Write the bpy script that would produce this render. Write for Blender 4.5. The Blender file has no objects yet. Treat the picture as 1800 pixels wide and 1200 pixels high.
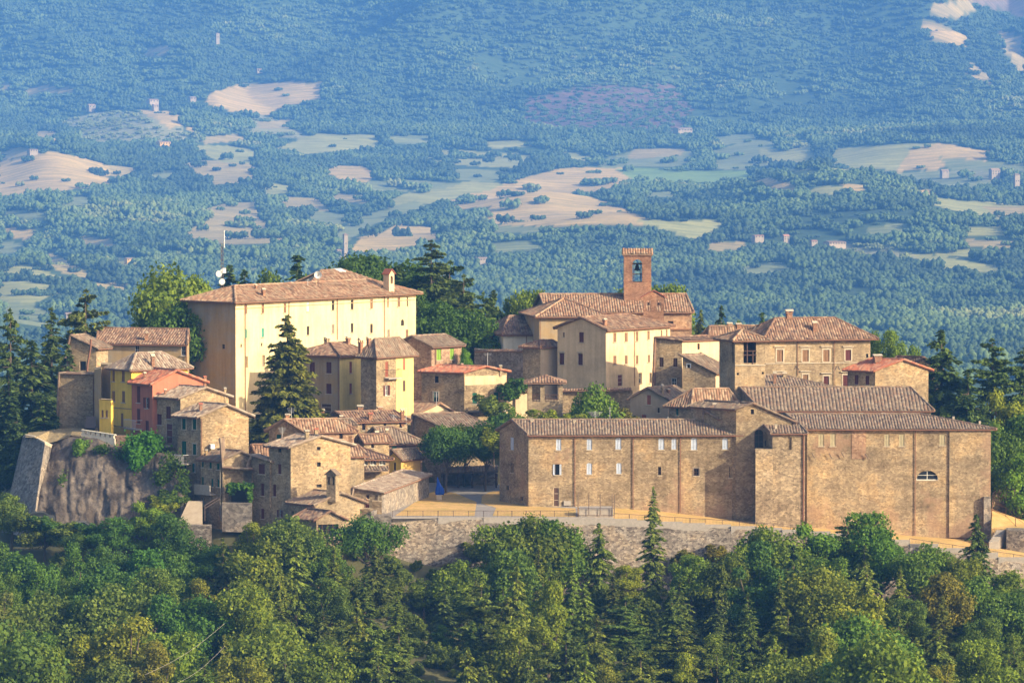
import bpy, bmesh, math, random
import numpy as np
from mathutils import Vector, Matrix
R = math.radians
random.seed(7); rng = np.random.default_rng(7)
scn = bpy.context.scene
COL = scn.collection

# ------------------------------------------------------------------ camera, sky, sun, exposure
CAMZ = 50.0; F = 9000.0; TH = math.atan(470/9000)
cd = bpy.data.cameras.new('camera'); cam = bpy.data.objects.new('camera', cd); COL.objects.link(cam)
cd.lens = 180; cd.sensor_width = 36; cd.clip_start = 1; cd.clip_end = 40000
cam.location = (0, 0, CAMZ); cam.rotation_euler = (math.pi/2-TH, 0, 0)
scn.camera = cam
SUN_EL, SUN_AZ = R(24), R(-31)      # azimuth measured from +X, negative = towards the camera side
sdir = Vector((math.cos(SUN_EL)*math.cos(SUN_AZ), math.cos(SUN_EL)*math.sin(SUN_AZ), math.sin(SUN_EL)))
w = bpy.data.worlds.new('World'); scn.world = w; w.use_nodes = True
nt = w.node_tree; sky = nt.nodes.new('ShaderNodeTexSky'); sky.sky_type = 'NISHITA'; sky.sun_disc = False
sky.sun_elevation = SUN_EL; sky.sun_rotation = math.pi/2 - SUN_AZ
sky.air_density = 1.0; sky.dust_density = 4.0; sky.ozone_density = 0.6
nt.links.new(sky.outputs[0], nt.nodes['Background'].inputs[0]); nt.nodes['Background'].inputs[1].default_value = 0.13
ld = bpy.data.lights.new('sun', 'SUN'); ld.energy = 5.0; ld.angle = R(0.5); ld.color = (1.0, 0.85, 0.58)
lo = bpy.data.objects.new('sun', ld); COL.objects.link(lo); lo.rotation_euler = sdir.to_track_quat('Z', 'Y').to_euler()
lo.location = (200, 300, 300)
scn.view_settings.view_transform = 'Standard'; scn.view_settings.look = 'None'
scn.view_settings.exposure = 0.84; scn.view_settings.gamma = 1
scn.render.engine = 'CYCLES'
scn.cycles.use_denoising = True
scn.cycles.max_bounces = 5; scn.cycles.diffuse_bounces = 2; scn.cycles.glossy_bounces = 1
scn.cycles.transmission_bounces = 2; scn.cycles.volume_bounces = 1; scn.cycles.transparent_max_bounces = 4
HAZE = 0.000087

# ------------------------------------------------------------------ projection helpers
ct, st = math.cos(TH), math.sin(TH)
def W(px, py, Y):
    a = (px-900)/F; b = (600-py)/F
    dy = ct + b*st; dz = -st + b*ct
    k = Y/dy
    return Vector((a*k, Y, CAMZ + dz*k))
def Zp(py, Y): return W(900, py, Y).z
def Xp(px, Y, py=700): return W(px, py, Y).x
def G(px, py, z):
    a = (px-900)/F; b = (600-py)/F
    dy = ct + b*st; dz = -st + b*ct
    k = (z-CAMZ)/dz
    return Vector((a*k, dy*k, z))
def proj(X, Y, Z):
    d = Y*ct - (Z-CAMZ)*st; u = Y*st + (Z-CAMZ)*ct
    return 900 + F*X/d, 600 - F*u/d

# ------------------------------------------------------------------ object helpers
def tag(o, label=None, cat=None, group=None, kind=None):
    if label: o['label'] = label
    if cat: o['category'] = cat
    if group: o['group'] = group
    if kind: o['kind'] = kind
    return o
def empty(name, loc):
    o = bpy.data.objects.new(name, None); COL.objects.link(o); o.location = loc; o.empty_display_size = .3
    return o
def link_mesh(name, me, parent=None, loc=None):
    o = bpy.data.objects.new(name, me); COL.objects.link(o)
    if parent: o.parent = parent
    if loc is not None: o.location = loc
    return o
class MB:
    """collects polygons in world coordinates"""
    def __init__(s): s.v = []; s.f = []; s.m = []
    def poly(s, pts, mi=0):
        i = len(s.v); s.v += [tuple(p) for p in pts]; s.f.append(tuple(range(i, i+len(pts)))); s.m.append(mi)
    def box(s, c, ax, ay, az, mi=0):
        """centre, three half-axis vectors"""
        c = Vector(c); ax = Vector(ax); ay = Vector(ay); az = Vector(az)
        P = [c+i*ax+j*ay+k*az for k in (-1, 1) for j in (-1, 1) for i in (-1, 1)]
        for q in ((0,2,3,1),(4,5,7,6),(0,1,5,4),(2,6,7,3),(0,4,6,2),(1,3,7,5)): s.poly([P[n] for n in q], mi)
    def bx(s, x0, x1, y0, y1, z0, z1, mi=0):
        s.box(((x0+x1)/2,(y0+y1)/2,(z0+z1)/2), ((x1-x0)/2,0,0), (0,(y1-y0)/2,0), (0,0,(z1-z0)/2), mi)
    def tube(s, pts, rad, n=6, mi=0, caps=True):
        pts = [Vector(p) for p in pts]
        if not hasattr(rad, '__len__'): rad = [rad]*len(pts)
        rings = []
        for i, p in enumerate(pts):
            d = (pts[min(i+1, len(pts)-1)]-pts[max(i-1, 0)]).normalized()
            a = d.cross(Vector((0,0,1)) if abs(d.z) < .9 else Vector((1,0,0))).normalized(); b = d.cross(a)
            rings.append([p+rad[i]*(math.cos(2*math.pi*k/n)*a+math.sin(2*math.pi*k/n)*b) for k in range(n)])
        for i in range(len(rings)-1):
            for k in range(n): s.poly([rings[i][k], rings[i][(k+1)%n], rings[i+1][(k+1)%n], rings[i+1][k]], mi)
        if caps: s.poly(rings[0][::-1], mi); s.poly(rings[-1], mi)
    def build(s, name, mats, parent=None, org=None, smooth=False):
        me = bpy.data.meshes.new(name)
        o3 = Vector(org) if org is not None else Vector((0,0,0))
        me.from_pydata([(a-o3.x, b-o3.y, c-o3.z) for a, b, c in s.v], [], s.f)
        if not isinstance(mats, (list, tuple)): mats = [mats]
        for m in mats: me.materials.append(m)
        me.polygons.foreach_set('material_index', s.m)
        if smooth: me.polygons.foreach_set('use_smooth', [True]*len(s.f))
        me.update()
        o = link_mesh(name, me, parent)
        if parent is None and org is not None: o.location = org
        return o

# ------------------------------------------------------------------ materials
def mat(name):
    m = bpy.data.materials.new(name); m.use_nodes = True
    n = m.node_tree; b = n.nodes['Principled BSDF']
    b.inputs['Roughness'].default_value = .9; b.inputs['Specular IOR Level'].default_value = .2
    return m, n, b
def N(n, t, **k):
    x = n.nodes.new(t)
    for a, v in k.items():
        if a.startswith('i_'):
            x.inputs[a[2:].replace('_', ' ')].default_value = v
        else: setattr(x, a, v)
    return x
def ramp(n, stops, src, interp='LINEAR'):
    r = n.nodes.new('ShaderNodeValToRGB'); r.color_ramp.interpolation = interp
    e = r.color_ramp.elements
    while len(e) < len(stops): e.new(.5)
    for i, (p, c) in enumerate(stops):
        e[i].position = p; e[i].color = (*c, 1) if len(c) == 3 else c
    n.links.new(src, r.inputs[0]); return r.outputs[0]
def mixc(n, f, a, b, mode='MIX'):
    x = n.nodes.new('ShaderNodeMix'); x.data_type = 'RGBA'; x.blend_type = mode
    for s, v in ((0, f), (6, a), (7, b)):
        if hasattr(v, 'links'): n.links.new(v, x.inputs[s])
        elif s == 0: x.inputs[0].default_value = v
        else: x.inputs[s].default_value = (*v, 1)
    return x.outputs[2]
def coords(n, scale=(1,1,1), src='Object'):
    tc = n.nodes.new('ShaderNodeTexCoord'); mp = n.nodes.new('ShaderNodeMapping'); mp.inputs[3].default_value = scale
    n.links.new(tc.outputs[src], mp.inputs[0]); return mp.outputs[0]
def noise(n, vec, scale, detail=4, rough=.6):
    x = N(n, 'ShaderNodeTexNoise'); x.inputs['Scale'].default_value = scale; x.inputs['Detail'].default_value = detail
    x.inputs['Roughness'].default_value = rough; n.links.new(vec, x.inputs['Vector']); return x.outputs['Fac']
def bump(n, b, h, strength=.5, dist=.05):
    x = n.nodes.new('ShaderNodeBump'); x.inputs['Strength'].default_value = strength; x.inputs['Distance'].default_value = dist
    n.links.new(h, x.inputs['Height']); n.links.new(x.outputs[0], b.inputs['Normal'])

def m_stone(name, c1, c2, c3, mortar, s=3.0, stain=.35, brick=None):
    """rubble masonry: irregular stones, mortar, large weathering"""
    m, n, b = mat(name)
    v = coords(n, (s, s, s*1.45))
    wn = N(n, 'ShaderNodeTexNoise'); wn.inputs['Scale'].default_value = 1.3; n.links.new(v, wn.inputs['Vector'])
    va = N(n, 'ShaderNodeVectorMath', operation='MULTIPLY_ADD'); va.inputs[1].default_value = (.5,.5,.5)
    n.links.new(wn.outputs['Color'], va.inputs[0]); n.links.new(v, va.inputs[2])
    vo = N(n, 'ShaderNodeTexVoronoi'); n.links.new(va.outputs[0], vo.inputs['Vector']); vo.inputs['Scale'].default_value = 1
    sp = N(n, 'ShaderNodeSeparateColor'); n.links.new(vo.outputs['Color'], sp.inputs[0])
    col = ramp(n, [(0, c1), (.35, c2), (.8, c3), (1, tuple(min(1, x*1.25) for x in c3))], sp.outputs[0])
    ve = N(n, 'ShaderNodeTexVoronoi', feature='DISTANCE_TO_EDGE'); n.links.new(va.outputs[0], ve.inputs['Vector'])
    ed = ramp(n, [(.02, (1,1,1)), (.12, (0,0,0))], ve.outputs['Distance'])
    col = mixc(n, ed, col, mortar)
    o = coords(n)
    big = noise(n, o, .22, 5, .65)
    bc = ramp(n, [(.30, (.50,.48,.47)), (.43, (.80,.80,.80)), (.52, (1,1,1)), (.60, (1.25,1.16,1.02)), (.7, (1.1,1.1,1.12))], big)
    hz = noise(n, coords(n, (.25,.25,1.1)), .8, 5, .7)
    col = mixc(n, min(.8, stain), col, ramp(n, [(.38, (.62,.60,.58)), (.52, (1,1,1)), (.7, (1.15,1.12,1.05))], hz), 'MULTIPLY')
    col = mixc(n, min(1, stain*2), col, bc, 'MULTIPLY')
    if brick:
        bm = ramp(n, [(.54, (0,0,0)), (.6, (1,1,1))], noise(n, coords(n, (1,1,1.0)), .13, 4, .7))
        mul = N(n, 'ShaderNodeMath', operation='MULTIPLY'); mul.inputs[1].default_value = .55; n.links.new(bm, mul.inputs[0])
        col = mixc(n, mul.outputs[0], col, brick)
    # rain streaks and small dark pits
    stv = noise(n, coords(n, (1.6, 1.6, .12)), 1, 4, .7)
    col = mixc(n, .5, col, ramp(n, [(.35, (.7,.67,.64)), (.55, (1,1,1))], stv), 'MULTIPLY')
    pit = ramp(n, [(.70, (1,1,1)), (.76, (.45,.4,.35))], noise(n, o, 2.3, 2, .5))
    col = mixc(n, .7, col, pit, 'MULTIPLY')
    n.links.new(col, b.inputs['Base Color'])
    bump(n, b, ve.outputs['Distance'], .6, .06)
    return m
def m_plaster(name, c, dirt=(.3,.22,.12), amt=.5, sc=.35):
    m, n, b = mat(name); o = coords(n)
    big = noise(n, o, sc, 6, .7)
    col = mixc(n, ramp(n, [(.44, (0,0,0)), (.64, (amt,)*3)], big), c, dirt)
    col = mixc(n, .45, col, ramp(n, [(.35, (.66,.62,.57)), (.6, (1.05,1.05,1.05))], noise(n, coords(n, (1.2,1.2,.1)), 1.1, 5, .7)), 'MULTIPLY')
    fine = noise(n, o, 3.5, 4, .7)
    col = mixc(n, .35, col, ramp(n, [(.3, (.8,.8,.8)), (.7, (1.15,1.15,1.15))], fine), 'MULTIPLY')
    n.links.new(col, b.inputs['Base Color']); bump(n, b, fine, .3, .03)
    return m
def m_tile(name, cols, moss=(.16,.15,.11), mossamt=.5):
    m, n, b = mat(name)
    uv = N(n, 'ShaderNodeUVMap', uv_map='UVMap')
    fl = N(n, 'ShaderNodeVectorMath', operation='FLOOR'); n.links.new(uv.outputs[0], fl.inputs[0])
    wn = N(n, 'ShaderNodeTexWhiteNoise', noise_dimensions='2D'); n.links.new(fl.outputs[0], wn.inputs['Vector'])
    k = len(cols); col = ramp(n, [(i/k, c) for i, c in enumerate(cols)], wn.outputs['Value'], 'CONSTANT')
    # channel between tiles is darker dirt: real grooves plus lichen
    o = coords(n)
    col = mixc(n, ramp(n, [(.42, (0,0,0)), (.68, (mossamt,)*3)], noise(n, o, .55, 6, .75)), col, moss)
    col = mixc(n, ramp(n, [(.62, (0,0,0)), (.7, (.55,)*3)], noise(n, o, 2.6, 3, .6)), col, (.30,.27,.215))
    sp = N(n, 'ShaderNodeSeparateXYZ'); n.links.new(uv.outputs[0], sp.inputs[0])
    fr = N(n, 'ShaderNodeMath', operation='FRACT'); n.links.new(sp.outputs[1], fr.inputs[0])
    n.links.new(col, b.inputs['Base Color']); bump(n, b, fr.outputs[0], .5, .05)
    return m
def m_plain(name, c, rough=.8, var=.15, sc=3, metal=0):
    m, n, b = mat(name); b.inputs['Roughness'].default_value = rough; b.inputs['Metallic'].default_value = metal
    f = noise(n, coords(n), sc, 4, .7)
    col = mixc(n, 1, c, ramp(n, [(.3, (1-var,)*3), (.7, (1+var,)*3)], f), 'MULTIPLY')
    n.links.new(col, b.inputs['Base Color']); return m
def m_glass():
    m, n, b = mat('window_glass'); b.inputs['Base Color'].default_value = (.02,.022,.025,1)
    b.inputs['Roughness'].default_value = .15; b.inputs['Specular IOR Level'].default_value = .5; return m
M = {}
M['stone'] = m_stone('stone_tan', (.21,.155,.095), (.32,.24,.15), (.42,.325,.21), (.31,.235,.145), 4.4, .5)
M['stone_warm'] = m_stone('stone_warm', (.22,.155,.09), (.35,.25,.145), (.48,.36,.22), (.32,.235,.14), 3.9, .5)  # lighter, warmer copy of the tan stone: sunlight painted into sun-facing house walls
M['stone_conv'] = m_stone('stone_convent', (.21,.15,.09), (.31,.232,.142), (.42,.325,.208), (.29,.22,.138), 4.6, .62, (.34,.21,.135))
M['stone_bast'] = m_stone('stone_bastion', (.20,.15,.10), (.34,.26,.17), (.50,.39,.26), (.29,.22,.14), 3.8, .5)
M['stone_brick'] = m_stone('stone_brickish', (.22,.12,.075), (.36,.21,.13), (.44,.29,.19), (.36,.25,.17), 3.4, .4)
M['stone_grey'] = m_stone('stone_grey', (.13,.11,.095), (.24,.205,.17), (.36,.31,.26), (.20,.17,.145), 2.8, .4)
M['rubble'] = m_stone('rubble_wall', (.13,.105,.09), (.24,.20,.165), (.40,.345,.285), (.13,.105,.085), 3.6, .5)
M['ashlar'] = m_stone('palace_stone', (.29,.205,.125), (.38,.28,.17), (.46,.35,.22), (.36,.27,.165), 4.6, .45)
M['brick'] = m_stone('red_brick', (.21,.10,.062), (.29,.15,.09), (.36,.205,.13), (.29,.165,.105), 4.5, .4)
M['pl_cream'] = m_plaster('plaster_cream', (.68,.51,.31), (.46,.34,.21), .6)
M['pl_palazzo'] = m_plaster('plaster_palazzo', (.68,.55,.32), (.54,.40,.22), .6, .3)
M['pl_far'] = m_plaster('far_wall', (.33,.27,.19), (.25,.2,.15), .4)
M['pl_white'] = m_plaster('plaster_white', (.68,.62,.50), (.45,.4,.33), .3)
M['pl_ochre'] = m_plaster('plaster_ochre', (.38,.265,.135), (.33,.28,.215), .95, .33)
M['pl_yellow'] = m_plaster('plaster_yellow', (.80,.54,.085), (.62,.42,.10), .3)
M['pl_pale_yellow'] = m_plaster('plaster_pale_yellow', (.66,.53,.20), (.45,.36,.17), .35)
M['pl_red'] = m_plaster('plaster_red', (.46,.17,.10), (.33,.14,.10), .4)
M['pl_grey'] = m_plaster('plaster_grey', (.40,.32,.23), (.29,.22,.16), .5)
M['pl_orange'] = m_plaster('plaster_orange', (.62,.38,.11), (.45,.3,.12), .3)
M['t_old'] = m_tile('tiles_old', [(.20,.14,.10),(.245,.18,.125),(.22,.135,.09),(.165,.115,.085),(.28,.21,.15),(.21,.15,.105)], (.13,.105,.08), .55)
M['t_brown'] = m_tile('tiles_brown', [(.24,.135,.085),(.29,.18,.115),(.20,.11,.07),(.34,.23,.15),(.15,.09,.065),(.26,.15,.095)], (.13,.105,.08), .45)
M['t_warm'] = m_tile('tiles_warm', [(.32,.185,.11),(.28,.15,.09),(.38,.25,.16),(.21,.115,.07),(.31,.21,.135)], (.16,.125,.09), .4)
M['t_red'] = m_tile('tiles_red', [(.40,.13,.07),(.44,.18,.10),(.32,.11,.065),(.40,.2,.125)], (.24,.14,.10), .35)
M['t_grey'] = m_tile('tiles_grey', [(.30,.225,.165),(.24,.17,.125),(.38,.305,.23),(.19,.13,.095),(.31,.22,.16)], (.19,.155,.12), .5)
M['glass'] = m_glass()
M['dark'] = m_plain('dark_interior', (.03,.026,.024))
M['wood_dk'] = m_plain('dark_wood', (.09,.05,.035))
M['maroon'] = m_plain('shutter_maroon', (.13,.04,.035))
M['redsh'] = m_plain('shutter_red', (.30,.10,.06))
M['green'] = m_plain('shutter_green', (.015,.10,.06))
M['lgreen'] = m_plain('shutter_light_green', (.22,.36,.05))
M['teal'] = m_plain('shutter_teal', (.08,.33,.24))
M['blue'] = m_plain('shutter_pale_blue', (.50,.56,.68))
M['palesh'] = m_plain('shutter_pale_yellow', (.46,.40,.26))
M['brownsh'] = m_plain('shutter_brown', (.27,.155,.085))
M['greysh'] = m_plain('shutter_grey', (.30,.24,.18))
M['white'] = m_plain('white_paint', (.72,.70,.66))
M['trim'] = m_plain('stone_trim', (.46,.38,.28))
M['slab'] = m_plain('balcony_concrete', (.33,.29,.25))
M['pipe'] = m_plain('copper_pipe', (.19,.085,.05), .6)
M['pipe_y'] = m_plain('grey_pipe', (.3,.26,.2), .6)
M['iron'] = m_plain('rusty_iron', (.12,.085,.07), .6)
M['galv'] = m_plain('galvanised_metal', (.5,.5,.5), .5)
M['bluep'] = m_plain('blue_cover', (.012,.06,.36), .6)
M['pave'] = m_plain('grey_paving', (.27,.245,.23), .9, .2, 1.2)
M['bark'] = m_plain('bark', (.12,.09,.065), .95, .3, 4)
M['soil'] = m_plain('dry_soil', (.50,.28,.12), .95, .2, 1.0)

def setcol(me, name, arr):
    a = me.color_attributes.new(name, 'FLOAT_COLOR', 'POINT'); a.data.foreach_set('color', arr.ravel())
# ------------------------------------------------------------------ ground: one sheet from the camera's hill to beyond the mountain
def vnoise(x, y, seed=0):
    x = np.asarray(x, float); y = np.asarray(y, float)
    xi = np.floor(x).astype(np.int64); yi = np.floor(y).astype(np.int64); fx = x-xi; fy = y-yi
    fx = fx*fx*(3-2*fx); fy = fy*fy*(3-2*fy)
    def h(a, b):
        n = (a*374761393 + b*668265263 + seed*1442695) & 0xffffffff
        n = ((n ^ (n >> 13))*1274126177) & 0xffffffff
        return ((n ^ (n >> 16)) & 0xffff)/65535.0
    return (h(xi,yi)*(1-fx)+h(xi+1,yi)*fx)*(1-fy)+(h(xi,yi+1)*(1-fx)+h(xi+1,yi+1)*fx)*fy
def fbm(x, y, o=4, seed=0):
    s = 0; a = 1; t = 0
    for k in range(o): s = s+a*vnoise(x*2**k, y*2**k, seed+k); t += a; a *= .5
    return s/t-.5
ROWS = [(-160,9300),(-120,8800),(0,7900),(100,7200),(180,6700),(230,6300),(280,5700),(350,5000),(430,4300),(500,3700),(560,3200),(640,2600)][::-1]
FY = np.array([0, 60, 250, 400, 440] + [], float)
_ty = np.array([-400,-20, 60, 250, 400, 480, 540, 560, 700, 760, 900, 1300, 2000] + [Y for _, Y in ROWS] + [10500.])
_tz = np.array([44, 46, 35, -10, -24, -22, -19, -14, 2, -20, -60, -112, -125] + [Zp(y, Y) for y, Y in ROWS] + [440.])
HILLS = [(1440,4750,34,150,330),(1600,4400,14,140,300),(1050,4250,16,230,200),(90,5450,22,85,260),(1130,5050,18,110,240),(1330,4900,10,80,200),
 (200,4500,20,240,260),(450,5100,10,120,260),(430,4100,10,180,200),(700,5000,12,150,240),(280,6150,26,130,330),(950,4850,16,110,180),(640,3800,10,160,160),
 (60,3500,12,120,200),(1700,5800,14,160,240),(1300,3800,12,320,200),(1500,3350,8,260,160),
 (1420,7700,90,260,700),(1000,7600,60,330,600),(560,7600,50,200,500),(120,7500,60,260,600),(1800,8300,60,120,600),(1640,7300,40,90,500),(760,7000,24,80,300),(300,6900,26,90,300)]
VP = []
for X in (-90,-60,-30,0,30,60,90):
    VP += [(X,480,-22),(X,520,-20),(X,560,-16),(X,578,-13.5)]
    VP += [(X,760,-20),(X,720,-6)]
VP += [(-75,600,-9),(-75,640,-8),(-75,680,-6),(-59,594,-5),(-50,584,-6),(-40,582,-7),(-30,577,-8),(-20,575,-9),(-50,603,5.5),(-42,603,6.5),(-36,606,4),(-45,640,5.5),(-30,590,-2),(-20,584,-3),(-24,600,3),
 (-20,620,5.2),(-30,640,7),(-10,650,8),(0,655,9),(10,670,10),(20,640,8),(30,650,9),(45,650,8),(60,650,-1),(58,620,-5),(-8,596,-1.2),(0,596,-1.2),(-10,610,-1.0),(-2,615,-1.0),
 (-4,628,-1),(8,610,-1),(20,610,-2),(30,605,-4),(45,605,-6),(54,604,-7),(-10,588,-8),(0,585,-9),(10,583,-10),(25,583,-10),(40,582,-11),(56,582,-11),(20,680,9),(-15,680,8),(-35,680,7),(45,690,4)]
for X in (-11.5,-8,-4.5,-1,3): VP += [(X, y, -1.6) for y in (592,600,608,616,624,632)]
VP += [(-13,641,6),(-6,643,6.5),(0,648,5),(-14,600,-1),(-15,610,1.0),(-14.5,620,2.5),(-16,595,-1),(-17,602,.5),(3,640,2),(4,650,4),(0,636,2)]
VP = np.array(VP, float)
def height(X, Y):
    X = np.asarray(X, float); Y = np.asarray(Y, float)
    z = np.interp(Y, _ty, _tz)
    px = X/np.maximum(Y, 200)*F+900
    far = np.clip((Y-2200)/900, 0, 1)
    for (p0, Y0, A, sx, sy) in HILLS:
        z = z + A*np.exp(-((px-p0)/sx)**2-((Y-Y0)/sy)**2)*far
    mt = np.clip((Y-6300)/1000, 0, 1)
    z = z + far*(fbm(X/420+9, Y/420, 4, 3)*52*(1+mt*1.2)+fbm(X/900+4, Y/1300+2, 3, 13)*60)
    # ravines and spurs down the mountain
    rav = np.abs(((px/260+fbm(X/700, Y/900, 4, 9)*4.2) % 1)-.5)*2
    z = z + mt*(rav*48+fbm(X/230, Y/330, 4, 19)*60)
    z = z + (Y < 2600)*(Y > 760)*fbm(X/150, Y/150, 3, 5)*12*np.clip((Y-760)/200, 0, 1)
    # village hill
    m = (Y > 440) & (Y < 790) & (np.abs(X) < 110)
    if m.any():
        xs, ys = X[m], Y[m]; num = np.zeros_like(xs); den = np.zeros_like(xs)
        for (a, b, c) in VP:
            wgt = 1/(((xs-a)**2+(ys-b)**2)**1.8+.5); num += wgt*c; den += wgt
        k = np.clip((ys-440)/40, 0, 1)*np.clip((790-ys)/30, 0, 1)*np.clip((110-np.abs(xs))/20, 0, 1)
        z[m] = z[m]*(1-k)+(num/den)*k
    return z
def H(x, y): return float(height(np.array([x], float), np.array([y], float))[0])

FOREST = (.052,.085,.034)
TAN=(.46,.325,.13); TAN2=(.34,.265,.115); GRN=(.19,.27,.08); PG=(.30,.29,.11); OLV=(.20,.22,.10)
FIELDS = [
 ([(0,290),(40,280),(90,271),(140,280),(180,295),(186,318),(150,327),(100,330),(40,336),(0,340)],TAN),
 ([(380,165),(430,150),(500,148),(558,153),(550,172),(500,182),(470,196),(415,193),(370,180)],TAN),
 ([(243,197),(300,196),(322,214),(300,222),(270,208)],TAN),([(330,222),(345,226),(342,232),(328,228)],TAN),
 ([(495,258),(560,238),(660,240),(655,260),(540,266)],PG),([(330,288),(360,283),(445,287),(442,312),(380,320)],TAN2),
 ([(560,294),(640,295),(660,303),(640,320),(600,312)],TAN),([(365,372),(400,364),(455,364),(452,388),(487,396),(440,402),(520,420),(420,424),(330,412),(372,388)],TAN2),
 ([(485,347),(560,351),(578,368),(500,364)],TAN2),([(805,350),(880,325),(1000,300),(1097,299),(1085,322),(1040,338),(950,352),(820,360)],TAN),
 ([(685,350),(740,332),(850,318),(870,328),(800,345),(690,362)],PG),([(865,378),(900,343),(1000,344),(1080,362),(1122,380),(1118,392),(870,392)],TAN),
 ([(1120,391),(1262,389),(1245,414),(1210,418),(1180,408)],PG),([(1060,283),(1110,268),(1210,268),(1215,280),(1180,290),(1070,292)],OLV),
 ([(1100,298),(1220,300),(1315,303),(1310,316),(1130,320)],GRN),([(1320,311),(1360,316),(1402,324),(1396,333),(1350,327)],TAN),
 ([(1255,268),(1300,256),(1420,250),(1425,292),(1340,296),(1265,290)],OLV),([(1470,262),(1560,255),(1640,254),(1600,292),(1470,292)],PG),
 ([(1610,262),(1650,255),(1732,266),(1722,283),(1640,292),(1585,296)],TAN),([(1604,334),(1642,334),(1642,347),(1602,345)],TAN),
 ([(1560,338),(1620,345),(1700,353),(1800,356),(1800,374),(1745,378),(1650,360)],PG),([(1735,362),(1800,362),(1800,378),(1750,376)],TAN2),
 ([(635,420),(700,398),(770,404),(772,416),(700,432),(620,445)],TAN),([(590,410),(640,380),(720,356),(740,366),(650,396),(610,420)],OLV),([(780,264),(860,268),(932,278),(900,290),(790,287)],PG),
 ([(0,468),(60,470),(108,492),(96,512),(60,524),(0,524)],PG),([(75,447),(110,453),(160,478),(150,487),(90,466)],TAN2),
 ([(8,401),(60,404),(64,420),(25,416)],TAN),([(0,530),(60,535),(110,560),(60,570),(0,560)],OLV),([(170,490),(220,500),(215,512),(165,505)],TAN2),
 ([(1590,443),(1650,453),(1752,468),(1748,476),(1650,470)],PG),([(1758,500),(1800,502),(1800,516),(1770,514)],GRN),
 ([(1478,321),(1516,325),(1514,336),(1484,333)],TAN),([(336,257),(400,258),(452,263),(450,284),(390,281)],PG),
 ([(48,151),(120,150),(122,160),(50,163)],TAN2),([(0,145),(20,146),(20,158),(0,160)],TAN2),([(455,214),(510,212),(515,222),(460,224)],TAN2),
 ([(1240,240),(1340,238),(1350,248),(1250,252)],OLV),([(1660,280),(1800,288),(1800,300),(1680,296)],OLV),
 ([(1700,330),(1560,310),(1640,300),(1760,322)],OLV),([(800,298),(905,300),(860,318),(800,312)],OLV),
 ([(1640,8),(1700,0),(1712,20),(1680,28),(1640,20)],TAN2),([(1612,42),(1650,38),(1700,66),(1690,80),(1650,66)],TAN),([(1700,110),(1735,130),(1745,150),(1705,130)],TAN2),
 ([(1700,-60),(1900,-60),(1900,-5),(1800,20),(1720,0)],(.20,.15,.12)),([(250,88),(300,80),(300,92),(255,98)],TAN2),([(1760,60),(1800,70),(1800,130),(1765,90)],TAN2)]
FIELDS += [([(0,262),(40,258),(70,264),(50,272),(0,276)],TAN2),([(190,292),(240,296),(225,312),(195,306)],TAN2),([(640,322),(720,316),(800,322),(760,332),(650,334)],OLV),
 ([(430,330),(480,322),(520,330),(470,340)],PG),([(1340,262),(1420,262),(1410,285),(1345,288)],PG),([(1120,262),(1200,262),(1190,274),(1110,276)],TAN2),([(880,398),(960,400),(940,410),(870,408)],OLV),([(270,300),(320,302),(300,316),(265,312)],OLV),
 ([(700,280),(760,276),(780,286),(720,292)],OLV),([(1430,330),(1478,328),(1470,340),(1425,340)],PG),([(20,368),(90,372),(70,382),(15,380)],OLV),([(150,418),(215,424),(200,434),(150,430)],TAN2),([(545,372),(620,376),(600,392),(540,388)],OLV),([(1000,268),(1050,272),(1040,282),(990,280)],PG),
 ([(1240,428),(1300,424),(1310,434),(1250,438)],TAN2),([(1650,440),(1720,444),(1710,454),(1645,450)],PG)]
def grow(P, k):
    cx = sum(p[0] for p in P)/len(P); cy = sum(p[1] for p in P)/len(P); return [(cx+(x-cx)*k, cy+1+(y-cy)*k*1.1) for x, y in P]
FIELDS += [([(0,425),(40,430),(60,440),(0,445)],OLV),([(195,455),(240,452),(255,466),(205,468)],PG),([(440,470),(520,474),(500,486),(440,484)],OLV),([(1520,400),(1580,396),(1600,406),(1530,410)],OLV),([(1300,470),(1370,462),(1400,474),(1320,482)],OLV),
 ([(1690,400),(1760,398),(1780,410),(1700,412)],PG),([(860,430),(930,426),(960,436),(880,442)],OLV),([(100,350),(150,346),(170,356),(110,360)],OLV),([(590,340),(650,344),(640,354),(585,350)],TAN2),([(360,240),(420,236),(430,246),(365,250)],TAN2),
 ([(690,236),(760,240),(750,250),(690,248)],OLV),([(860,250),(930,246),(950,256),(870,260)],PG),([(1130,340),(1200,338),(1190,346),(1135,348)],OLV),([(1700,420),(1790,424),(1780,436),(1710,432)],TAN2),([(60,232),(100,230),(105,240),(65,242)],TAN2)]
FIELDS = [(grow(P, 1.13), c) for P, c in FIELDS]
OLIVE = [[(100,215),(180,198),(320,200),(330,250),(180,255)],[(1620,298),(1740,300),(1760,330),(1640,325)],[(1450,425),(1530,430),(1640,452),(1560,462),(1470,445)],[(440,195),(520,228),(560,250),(440,236)]]
SCAR = [(925,170),(1040,148),(1180,150),(1222,190),(1200,225),(1100,238),(960,232),(915,210)]
def inpoly(px, py, P):
    r = np.zeros(px.shape, bool); n = len(P)
    for i in range(n):
        x1, y1 = P[i]; x2, y2 = P[(i+1)%n]
        if y1 == y2: continue
        c = ((py < y1) != (py < y2)) & (px < (x2-x1)*(py-y1)/(y2-y1)+x1)
        r ^= c
    return r
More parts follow.
